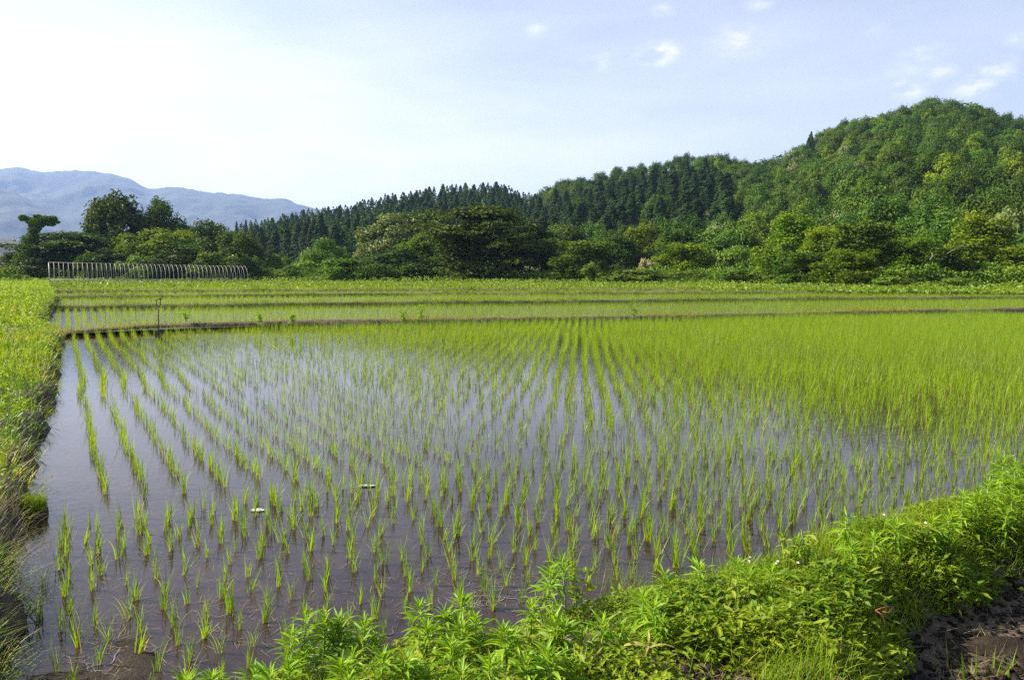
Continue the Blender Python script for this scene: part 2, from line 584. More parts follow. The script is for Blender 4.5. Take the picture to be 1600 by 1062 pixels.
# levee lines, in pixels of the photograph read on the ground plane
LINES = [
    [(60, 530), (100, 526), (250, 516), (420, 512), (620, 510), (800, 507), (1100, 501), (1350, 495), (1600, 489), (1900, 482)],
    [(40, 486), (100, 485), (300, 483), (600, 479), (900, 476), (1200, 472), (1600, 468.5), (1900, 466)],
    [(60, 468), (200, 467), (400, 465), (620, 462.5), (900, 462), (1200, 460), (1600, 461), (1900, 460)],
    [(60, 458.5), (250, 457.5), (500, 456), (800, 455), (1100, 455.5), (1400, 457), (1700, 457)],
    [(60, 447.5), (300, 447.5), (600, 446.5), (900, 448.5), (1100, 451), (1300, 454), (1500, 456)],
]
LP = []
for k, ln in enumerate(LINES):
    LP.append(np.array([at(x, y, LEV[k]) for x, y in ln]))


def resample(P, step):
    P = np.asarray(P, float)
    d = np.concatenate([[0], np.cumsum(np.linalg.norm(np.diff(P[:, :2], axis=0), axis=1))])
    n = max(2, int(d[-1] / step))
    s = np.linspace(0, d[-1], n)
    Q = np.stack([np.interp(s, d, P[:, i]) for i in range(P.shape[1])], 1)
    for _ in range(3):
        Q[1:-1] = (Q[:-2] + 2 * Q[1:-1] + Q[2:]) / 4
    return Q


LEVEE = []
for k, P in enumerate(LP):
    c = resample(P, [.22, .35, .5, .7, .9][k])
    tan = unit(np.gradient(c[:, :2], axis=0))
    nrm = np.stack([-tan[:, 1], tan[:, 0]], 1)       # points away from the camera
    up = LEV[k + 1] - LEV[k]
    wid = [.55, .6, .7, .8, .9][k]
    h = up + [.14, .16, .16, .15, .14][k]
    q = np.array([-.25, -.02, .05, .14, .3, .5, .68, .85, 1.05])
    zz = np.array([-.15, -.02, .35, .8, 1.0, .97, .9, .45, .1])
    s_ = np.arange(len(c))
    X = c[:, 0][:, None] + nrm[:, 0][:, None] * q[None] * wid
    Y = c[:, 1][:, None] + nrm[:, 1][:, None] * q[None] * wid
    hs = (1 - .5 * np.clip(1 - np.arange(len(c)) * np.linalg.norm(c[1, :2] - c[0, :2]) / 7, 0, 1)) if k == 0 else np.ones(len(c))
    Z = LEV[k] + zz[None] * h * hs[:, None]
    j = (fbm(X * 1.3, Y * 1.3, 40 + k) - .5)
    Z = Z + j * .10 * (zz[None] > .2)
    off = (fbm(X * 2.2, Y * 2.2, 60 + k) - .5) * .22
    X = X + nrm[:, 0][:, None] * off; Y = Y + nrm[:, 1][:, None] * off
    o = link('levee', grid_mesh('levee', X, Y, Z, M_SOIL if k == 0 else M_LEVEE))
    tag(o, kind='structure')
    LEVEE.append((c, nrm, wid, h, LEV[k]))


def strip_water(name, A, B, z, mat=M_WATER):
    A = resample(A, 3.0)[:, :2]; B = resample(B, 3.0)[:, :2]
    n = 40
    ia = np.linspace(0, len(A) - 1, n); ib = np.linspace(0, len(B) - 1, n)
    a_ = np.stack([np.interp(ia, range(len(A)), A[:, i]) for i in (0, 1)], 1)
    b_ = np.stack([np.interp(ib, range(len(B)), B[:, i]) for i in (0, 1)], 1)
    V = np.concatenate([np.c_[a_, np.full(n, z)], np.c_[b_, np.full(n, z)]])
    i = np.arange(n - 1)
    Q = np.stack([i, i + 1, i + n + 1, i + n], 1)
    return tag(link(name, make_mesh(name, V, [Q], mat)), kind='structure')


# main flooded field
far0 = resample(LP[0], 1.0)
pA = C0 - .6 * VV - .6 * U
pB = C0 + 50 * VV - .6 * U
strip_water('paddy_water', np.array([pA, pB]), far0[:, :2] + LEVEE[0][1][:1] * .25, LEV[0])
for k in range(4):
    A = resample(LP[k], 1.0)[:, :2] + np.array([-.1, .35])
    B = resample(LP[k + 1], 1.0)[:, :2] + np.array([-.1, .25])
    strip_water('paddy_water', A, B, LEV[k + 1], M_WATER_FAR)

# meadow beyond the last levee
mx = np.linspace(-400, 420, 120)
last = resample(LP[4], 1.0)
rows = []
for t in np.concatenate([[0, .004, .01, .02, .04, .07, .11, .17], np.linspace(.25, 1, 16)]):
    y0 = np.interp(mx, last[:, 0], last[:, 1]) + .3
    rows.append(np.stack([mx, y0 + t * 520, np.full_like(mx, LEV[5] - .06 + .12 * min(1, t * 80)) + (fbm(mx * .08, y0 * .0 + t * 40, 5) - .5) * .5 * min(1, t * 60)], -1))
R_ = np.array(rows)
tag(link('meadow', grid_mesh('meadow', R_[..., 0], R_[..., 1], R_[..., 2], M_TURF)), kind='structure')


def ridge_surface(name, sil, D, foot_z, depth, mat, nx=300, ny=46, rough=.25, cell=.004, x0=None, x1=None, seed=3, back=.5):
    sil = np.array(sil, float)
    xs = np.linspace(sil[0, 0], sil[-1, 0], nx)
    ys = np.interp(xs, sil[:, 0], sil[:, 1])
    for _ in range(2): ys[1:-1] = (ys[:-2] + 2 * ys[1:-1] + ys[2:]) / 4
    zr = np.array([at_depth(x, y, D)[2] for x, y in zip(xs, ys)])
    t = np.concatenate([np.linspace(0, 1, ny), np.linspace(1, 1 + back, 8)[1:]])
    X = np.zeros((len(t), nx)); Y = X.copy(); Z = X.copy()
    for i, tt in enumerate(t):
        dd = D - depth * (1 - tt)
        X[i] = (xs - 800) / F * dd / math.cos(PITCH)
        Y[i] = dd
        prof = tt ** 1.25 if tt <= 1 else 1 - (tt - 1) * 1.1
        Z[i] = foot_z + (zr - foot_z) * prof
    rid = 1 - np.abs(fbm(X * cell, Y * cell * .45, seed, 5, .55) * 2 - 1) * 2
    amp = (Z - foot_z) * rough
    fade = np.clip(1 - np.abs(t - 1) * 0, 0, 1)[:, None] * np.clip(np.where(t <= 1, (1 - t) * 3.2, (t - 1) * 3), 0.07, 1)[:, None]
    Z = Z + (rid - .3) * amp * fade
    Z = Z + (fbm(X * cell * 9, Y * cell * 9, seed + 9, 4, .65) - .5) * np.maximum(Z - foot_z, 0) * .035 + (vnoise(X / 26, Y / 26, seed + 30) + vnoise(X / 60, Y / 60, seed + 31) - 1) * 4 * np.clip((Z - foot_z) / 60, 0, 1)
    return tag(link(name, grid_mesh(name, X, Y, Z, mat, True)), kind='structure')


ridge_surface('mountain', [(-900, 330), (-500, 290), (-250, 285), (-60, 275), (0, 266), (40, 262), (85, 270), (140, 267), (185, 272), (212, 281), (240, 297), (285, 293), (340, 303), (375, 304), (420, 313), (450, 311), (490, 325), (520, 329), (600, 345), (800, 372), (1000, 395), (1300, 405)],
              6000, 0, 2600, M_MOUNT, nx=520, ny=90, rough=.27, cell=.0016, seed=3)
ridge_surface('mountain', [(-900, 300), (-400, 280), (-150, 275), (-40, 282), (10, 292), (45, 306), (80, 328), (120, 350), (180, 372), (300, 395), (420, 412), (600, 418)],
              4300, 0, 1500, M_MOUNT, nx=380, ny=70, rough=.27, cell=.002, seed=11)
ridge_surface('far_hill', [(-500, 350), (-200, 362), (0, 371), (30, 374), (60, 385), (120, 392), (250, 398), (330, 380), (370, 362), (420, 362), (520, 380), (640, 400)],
              1100, 0, 420, M_MOUNT, nx=220, ny=30, rough=.3, cell=.012, seed=21)

# wooded hills: foot, ridge and skyline read per bearing (bearing in photograph pixels)
HA = dict(xs=[330, 380, 430, 480, 540, 600, 650, 700, 770, 800, 830, 870, 950], F=[230, 225, 215, 200, 190, 185, 185, 185, 190, 195, 200, 215, 240],
          R=[420, 410, 400, 395, 390, 385, 385, 385, 385, 385, 390, 400, 410], sil=[382, 356, 344, 334, 325, 311, 303, 297, 291, 300, 306, 318, 340], th=13.5, pw=1.75)
HA['th'] = 11.5
HA['fall'] = .35
HB = dict(xs=[760, 800, 838, 870, 930, 985, 1010, 1060, 1120, 1150, 1190, 1225, 1262, 1300, 1380, 1420, 1460, 1500, 1545, 1560, 1590, 1640, 1700, 1900, 2200, 2500],
          F=[200, 185, 165, 155, 150, 148, 146, 142, 136, 130, 124, 118, 112, 106, 98, 96, 94, 92, 90, 90, 88, 86, 84, 80, 80, 80],
          R=[430, 425, 420, 410, 385, 370, 365, 355, 345, 345, 345, 342, 340, 338, 335, 333, 330, 325, 318, 315, 305, 300, 290, 270, 260, 250],
          sil=[345, 322, 300, 282, 271, 258, 256, 242, 236, 250, 246, 238, 213, 197, 166, 156, 149, 155, 170, 182, 178, 180, 190, 240, 320, 400], th=8.0)


def hill_point(H, x, t):
    x = np.asarray(x, float); t = np.asarray(t, float)
    f_ = np.interp(x, H['xs'], H['F']); r_ = np.interp(x, H['xs'], H['R']); s_ = np.interp(x, H['xs'], H['sil'])
    yn = (531 - s_) / F
    sl = (-math.sin(PITCH) + yn * math.cos(PITCH)) / (math.cos(PITCH) + yn * math.sin(PITCH))
    zr = CAM_H + sl * r_ - H['th']
    D = f_ + (r_ - f_) * t
    prof = np.where(t <= 1, np.clip(t, 0, 1) ** H.get('pw', 1.12), 1 - (t - 1) * H.get('fall', 1.0))
    yn0 = (531 - 425) / F
    X = (x - 800) / F * D / (math.cos(PITCH) + yn0 * math.sin(PITCH)) 
    z = .5 + np.maximum(zr - .5, .5) * prof
    gl = (fbm(X * .016 + 3, D * .007, 31, 3) - .5) * 2
    z = z + gl * np.maximum(z - .5, 0) * .22 * np.clip((1.0 - np.abs(t)) * 4, 0.0, 1)
    return X, D, z


for H, x0, x1 in ((HA, 330, 950), (HB, 760, 2500)):
    xs = np.linspace(x0, x1, 150)
    ts = np.linspace(0, 1.5, 60)
    XX, TT = np.meshgrid(xs, ts)
    X, Y, Z = hill_point(H, XX, TT)
    Z = np.where(TT < .001, -.3, Z)
    tag(link('hill', grid_mesh('hill', X, Y, Z, M_FOREST_FLOOR)), kind='structure')

# ------------------------------------------------------------------ left bank and near bank
LEFT_EDGE = np.array([at(-15, 1110, 0), at(14, 1000, 0), at(10, 900, 0), at(16, 845, 0), at(42, 770, 0), at(60, 690, 0), at(77, 610, 0), at(96, 532, 0),
                      at(62, 522, .1), at(66, 505, .14), at(78, 485, .2), at(88, 470, .3), at(82, 460, .36), at(72, 449, .5)])


def left_frame():
    c = resample(LEFT_EDGE, .2)
    base = c.copy()
    return c


LE = left_frame()
LDIR = np.array([-.868, -.497])
Q_ = np.array([-.35, -.12, -.02, .06, .16, .3, .5, .8, 1.3, 2, 3, 4.5, 7, 12])
QZ = np.array([-.2, -.08, .0, .16, .24, .28, .29, .31, .33, .35, .36, .37, .38, .38])


def left_h(q, X, Y, base):
    z = np.interp(q, Q_, QZ)
    z = z + (fbm(X * 1.1, Y * 1.1, 71) - .5) * .14 * np.clip(q * 6, 0, 1) + (fbm(X * 5, Y * 5, 72) - .5) * .05 * np.clip(q * 8 + .6, 0, 1)
    return z + base


edge_wob = (fbm(LE[:, 0] * 1.7, LE[:, 1] * 1.7, 75) - .5) * .42
X = LE[:, 0][:, None] + LDIR[0] * (Q_[None] + edge_wob[:, None])
Y = LE[:, 1][:, None] + LDIR[1] * (Q_[None] + edge_wob[:, None])
Z = left_h(np.broadcast_to(Q_[None], X.shape), X, Y, np.minimum(LE[:, 2], .4)[:, None])
tag(link('grass_bank', grid_mesh('grass_bank', X, Y, Z, M_SOIL)), kind='structure')

W0 = np.array([-.51, 3.9]) + .42 * np.array([.489, -.872]); WD = np.array([.872, .489]); WN = np.array([.489, -.872])
BQ = np.array([-.30, -.06, .0, .06, .14, .26, .52, .68, .82, .92, 1.05, 1.7])
BZ = np.array([-.13, -.05, .0, .07, .14, .18, .19, .16, .06, -.03, -.07, -.09])


def bank_sq(X, Y):
    dx, dy = X - W0[0], Y - W0[1]
    return dx * WD[0] + dy * WD[1], dx * WN[0] + dy * WN[1]


def bank_z(X, Y):
    X = np.asarray(X, float); Y = np.asarray(Y, float)
    s, q = bank_sq(X, Y)
    q = q + (fbm(s * 1.6, s * 0 + 3, 81) - .5) * .30 + .02
    q2 = np.where(q > 0, q * np.clip(.28 + (s - .76) * .60, .28, 1.08), q)
    z = np.interp(q2, BQ, BZ)
    k = np.clip(q * 8, 0, 1) * np.clip((z + .06) * 12, 0, 1)
    return z + (fbm(X * 2.2, Y * 2.2, 83) - .5) * .11 * k + (fbm(X * 9, Y * 9, 84) - .5) * .045 * np.clip(k + .35, 0, 1)


ss = np.linspace(-3.2, 9, 330); qq = np.linspace(-.4, 2.0, 95)
SS, QQ = np.meshgrid(ss, qq)
X = W0[0] + SS * WD[0] + QQ * WN[0]; Y = W0[1] + SS * WD[1] + QQ * WN[1]
tag(link('near_bank', grid_mesh('near_bank', X, Y, bank_z(X, Y), M_SOIL)), kind='structure')
# bare mud of the lower plot in front of the bank, with a water film in its hollows
ss = np.linspace(.2, 9, 380); qq = np.linspace(.85, 3.4, 120)
SS, QQ = np.meshgrid(ss, qq)
X = W0[0] + SS * WD[0] + QQ * WN[0]; Y = W0[1] + SS * WD[1] + QQ * WN[1]
lump = fbm(X * 3.2, Y * 3.2, 91, 5, .6)
Z = -.075 + (fbm(X * 14, Y * 14, 93, 4, .65) - .5) * .06 + (lump - .5) * .10 + np.clip(lump - .55, 0, 1) * .10 - .045 * np.clip((SS - 2.2) * 1.1, 0, 1) * np.clip((QQ - 1.0) * 3, 0, 1)
tag(link('mud', grid_mesh('mud', X, Y, Z, M_MUD)), kind='structure')
pts = [W0 + s_ * WD + q_ * WN for s_, q_ in ((1.6, .9), (9, .9), (9, 4.1), (1.6, 4.1))]
tag(link('paddy_water', make_mesh('paddy_water', [(p[0], p[1], -.108) for p in pts], [[(3, 2, 1, 0)]], M_WATER)), kind='structure')

# silt rising through the shallow water in the near left corner
ss = np.linspace(-.7, 3.2, 200); bb = np.linspace(-.6, 3.4, 200)
AA, BB = np.meshgrid(ss, bb)
X = C0[0] + AA * VV[0] + BB * U[0]; Y = C0[1] + AA * VV[1] + BB * U[1]
sh = np.exp(-(np.clip(AA - .1, 0, 9) / .75) ** 2 - (np.clip(BB, 0, 9) / .9) ** 2) * .05
Z = -.052 + sh + (fbm(X * 3.0, Y * 3.0, 95, 5, .62) - .5) * .085
Z = np.minimum(Z, .03) - .1 * np.clip(np.maximum(AA - 2.4, BB - 2.6), 0, 1)
tag(link('silt', grid_mesh('silt', X, Y, Z, M_MUD)), kind='structure')


# ------------------------------------------------------------------ trees
def tree_broad(seed, H=10., W=8., trunk=.22, tiers=None, nclump=34, ncard=7000, card=.36, flat=.98, low=-.35, mat=M_TREE, irregular=.25, blossom=0):
    r = np.random.default_rng(seed)
    rz = H * (1 - trunk) / 2; cz = H * trunk + rz; rx = W / 2
    cl = []
    while len(cl) < nclump:
        d = unit(r.normal(size=3))
        if d[2] < low: continue
        k = r.uniform(.55, .86)
        if tiers:
            zt = round(((d[2] + 1) / 2) * tiers) / tiers * 2 - 1
            zt = np.clip(zt + r.normal(0, .07), -.92, .9)
            ring = math.sqrt(max(.05, 1 - zt * zt)) * r.uniform(.25, .9)
            th = r.uniform(0, 2 * np.pi)
            c = np.array([math.cos(th) * ring * rx, math.sin(th) * ring * rx, cz + zt * rz * .95 + r.normal(0, .12)])
        else:
            c = np.array([d[0] * rx * k, d[1] * rx * k, cz + d[2] * rz * k])
        c[:2] *= 1 + r.normal(0, irregular)
        rc = rx * r.uniform(.22, .42)
        cl.append((c, rc))
    wts = np.array([rc ** 2 for _, rc in cl]); wts /= wts.sum()
    cnt = (wts * ncard).astype(int)
    acc = Acc()
    for (c, rc), n in zip(cl, cnt):
        d = unit(r.normal(size=(n, 3)))
        d[:, 2] = np.where(d[:, 2] < -.3, -d[:, 2], d[:, 2])
        rad = rc * r.uniform(.35, 1.0, n) ** .6
        lump = 1 + .25 * np.sin(d[:, 0] * 5 + seed) * np.cos(d[:, 1] * 6) 
        p = c + d * (rad * lump)[:, None] * np.array([1, 1, flat if not tiers else .58])
        if tiers: p[:, 2] -= .10 * np.hypot(p[:, 0] - c[0], p[:, 1] - c[1])
        out = unit(p - np.array([0, 0, cz]))
        nr = .8 * d + .4 * out + np.array([0, 0, .35]) + r.normal(0, .38, (n, 3))
        ti = np.clip(r.uniform(.15, .75) + r.normal(0, .10, n), 0, 1)
        if blossom:
            ti = np.where((d[:, 2] > .1) & (r.random(n) < blossom), r.uniform(.75, 1, n), ti * .35)
        acc.add(*(lambda v: (v[0], v[1]))(cv := cards(p, nr, card * r.uniform(.6, 1.35, n), ti, r)), **cv[2])
    allv = np.concatenate(acc.V)
    z0_, z1_ = np.percentile(allv[:, 2], .3), np.percentile(allv[:, 2], 99.8)
    lo_ = H * trunk * .6
    rr_ = np.percentile(np.hypot(allv[:, 0], allv[:, 1]), 97)
    for v in acc.V:
        v[:, 2] = lo_ + (v[:, 2] - z0_) / (z1_ - z0_) * (H - lo_)
        v[:, :2] *= W / 2 / rr_
    crown = acc.mesh('crown', mat)
    ta = Acc()
    top = np.array([r.normal(0, .2), r.normal(0, .2), cz + rz * .2])
    pts = np.array([[0, 0, -.3], [r.normal(0, .1), r.normal(0, .1), H * trunk * .6], [*(top[:2] * .6), cz - rz * .3], top])
    tube(ta, pts, [.03 * H * .6, .022 * H * .6, .014 * H * .6, .006 * H * .6], 8)
    for (c, rc) in cl[:14]:
        s = pts[1] + (pts[2] - pts[1]) * r.uniform(0, 1)
        mid = (s + c) / 2 + np.array([0, 0, -.08 * H * .3])
        tube(ta, np.array([s, mid, c]), [.010 * H * .6, .007 * H * .6, .003 * H * .6], 6)
    return crown, ta.mesh('trunk', M_BARK, True)


def tree_vine(seed, H=7., W=6., ncard=9000, card=.27, mat=M_TREE_B):
    """tree smothered by climbers: a ragged curtain of leaves down to the ground"""
    r = np.random.default_rng(seed)
    cl = []
    for i in range(46):
        z = r.uniform(.06, .94) * H
        ring = W / 2 * (.35 + .65 * math.sin(math.pi * min(1, .18 + z / H * .85))) * r.uniform(.4, 1.0)
        th = r.uniform(0, 2 * np.pi)
        cl.append((np.array([math.cos(th) * ring, math.sin(th) * ring * .8, z]), W * r.uniform(.09, .19)))
    for i in range(7):
        th = r.uniform(0, 2 * np.pi); ring = W / 2 * r.uniform(.1, .8)
        cl.append((np.array([math.cos(th) * ring, math.sin(th) * ring, H * r.uniform(.86, 1.02)]), W * r.uniform(.07, .12)))
    wts = np.array([rc ** 2 for _, rc in cl]); wts /= wts.sum()
    acc = Acc()
    for (c, rc), n in zip(cl, (wts * ncard).astype(int)):
        d = unit(r.normal(size=(n, 3)))
        rad = rc * r.uniform(.3, 1.0, n) ** .6
        el = r.uniform(.6, 1.7)
        p = c + d * rad[:, None] * np.array([1, 1, el])
        p[:, 2] = np.abs(p[:, 2])
        nr = .7 * d + np.array([0, 0, .4]) + r.normal(0, .5, (n, 3))
        ti = np.clip(r.uniform(.05, .8) + r.normal(0, .2, n), 0, 1)
        cv = cards(p, nr, card * r.uniform(.6, 1.4, n), ti, r)
        acc.add(cv[0], cv[1], **cv[2])
    crown = acc.mesh('crown', mat)
    ta = Acc()
    pts = np.array([[0, 0, -.3], [r.normal(0, .2), 0, H * .3], [r.normal(0, .4), r.normal(0, .3), H * .65], [r.normal(0, .5), 0, H * .9]])
    tube(ta, pts, [.16, .13, .09, .03], 8)
    for (c, rc) in cl[:8]:
        s = pts[1] + (pts[2] - pts[1]) * r.uniform(0, 1)
        tube(ta, np.array([s, (s + c) / 2 + [0, 0, .2], c]), [.06, .045, .02], 6)
    return crown, ta.mesh('trunk', M_BARK, True)


def tree_cedar(seed, H=17., R=2.4, ncard=3600, card=.55, taper=.8, mat=M_CEDAR):
    r = np.random.default_rng(seed)
    acc = Acc()
    nb = 95
    per = ncard // nb
    for i in range(nb):
        z = H * (.16 + .84 * (i / nb) ** .9)
        rr = R * max(.02, (1 - (z - .14 * H) / (H * .87))) ** taper * r.uniform(.72, 1.15)
        th = i * 2.399 + r.normal(0, .3)
        k = np.sqrt(r.random(per))
        px = rr * k; wid = .34 * rr * (1.05 - k) + .12
        lat = r.normal(0, 1, per) * wid
        p = np.stack([np.cos(th) * px - np.sin(th) * lat, np.sin(th) * px + np.cos(th) * lat, z + .12 * rr - .42 * px * k + r.normal(0, .16, per)], 1)
        nr = np.stack([np.cos(th) * np.ones(per) * .75, np.sin(th) * np.ones(per) * .75, np.full(per, .65)], 1) + r.normal(0, .4, (per, 3))
        ti = np.clip(r.uniform(.1, .75) + r.normal(0, .15, per), 0, 1)
        cv = cards(p, nr, card * r.uniform(.6, 1.3, per), ti, r, .45)
        acc.add(cv[0], cv[1], **cv[2])
    crown = acc.mesh('crown', mat)
    ta = Acc()
    tube(ta, np.array([[0, 0, -.5], [0, 0, H * .5], [0, 0, H * .97]]), [.24, .15, .02], 7)
    return crown, ta.mesh('trunk', M_BARK, True)


def place_tree(kind, meshes, loc, sx, sz, rz, label, cat='tree', group=None, parts=True):
    o = empty(kind, loc, rz)
    o.scale = (sx, sx, sz)
    tag(o, label, cat, group)
    link('crown', meshes[0], o)
    if parts: link('trunk', meshes[1], o)
    return o


# kinds of crowns
T_ROUND = [tree_broad(100 + i, ncard=12500, card=.37, trunk=.05, low=-.9, nclump=74, irregular=.09) for i in range(3)]
T_DEEP = [tree_broad(120 + i, ncard=11500, card=.37, mat=M_TREE_D, trunk=.04, low=-.95, nclump=56) for i in range(2)]
T_LAYER = [tree_broad(140 + i, ncard=12500, card=.37, tiers=7 + i, nclump=90, mat=M_TREE_D if i == 0 else M_TREE, trunk=.02, low=-.95, irregular=.24) for i in range(2)]
T_BRIGHT = [tree_broad(160 + i, ncard=11500, card=.35, mat=M_TREE_B, trunk=.05, low=-.95, nclump=52, irregular=.2) for i in range(2)]
T_CHEST = [tree_broad(180, ncard=12000, card=.34, mat=M_CHEST, trunk=.06, low=-.9, nclump=52, blossom=.5)]
T_VINE = [tree_vine(200 + i, mat=(M_TREE_B, M_TREE, M_TREE_B)[i]) for i in range(3)]
T_BUSH = [tree_broad(220 + i, H=3, W=3.6, trunk=.02, ncard=3600, card=.22, low=-.9, nclump=26, mat=M_SHRUB) for i in range(2)]
T_PINK = [tree_broad(230, H=3, W=3, trunk=.05, ncard=2600, card=.22, low=-.6, nclump=22, mat=M_PINK, blossom=.6)]
T_UMB = [tree_broad(240, H=6, W=7, trunk=.12, ncard=9000, card=.28, low=-.5, nclump=40, mat=M_SHRUB, irregular=.08, flat=.8)]
base_dims = {}


def edge_tree(kind, meshes, H0, W0_, x, ytop, wpx, D, label, cat='tree', group=None, zb=.45, ybot=None):
    p = at_depth(x, ytop, D)
    h = p[2] - zb
    w = wpx * D / F
    return place_tree(kind, meshes, (p[0], D, zb - .1), 1.18 * w / W0_, h / H0, rng.uniform(0, 6.28), label, cat, group)


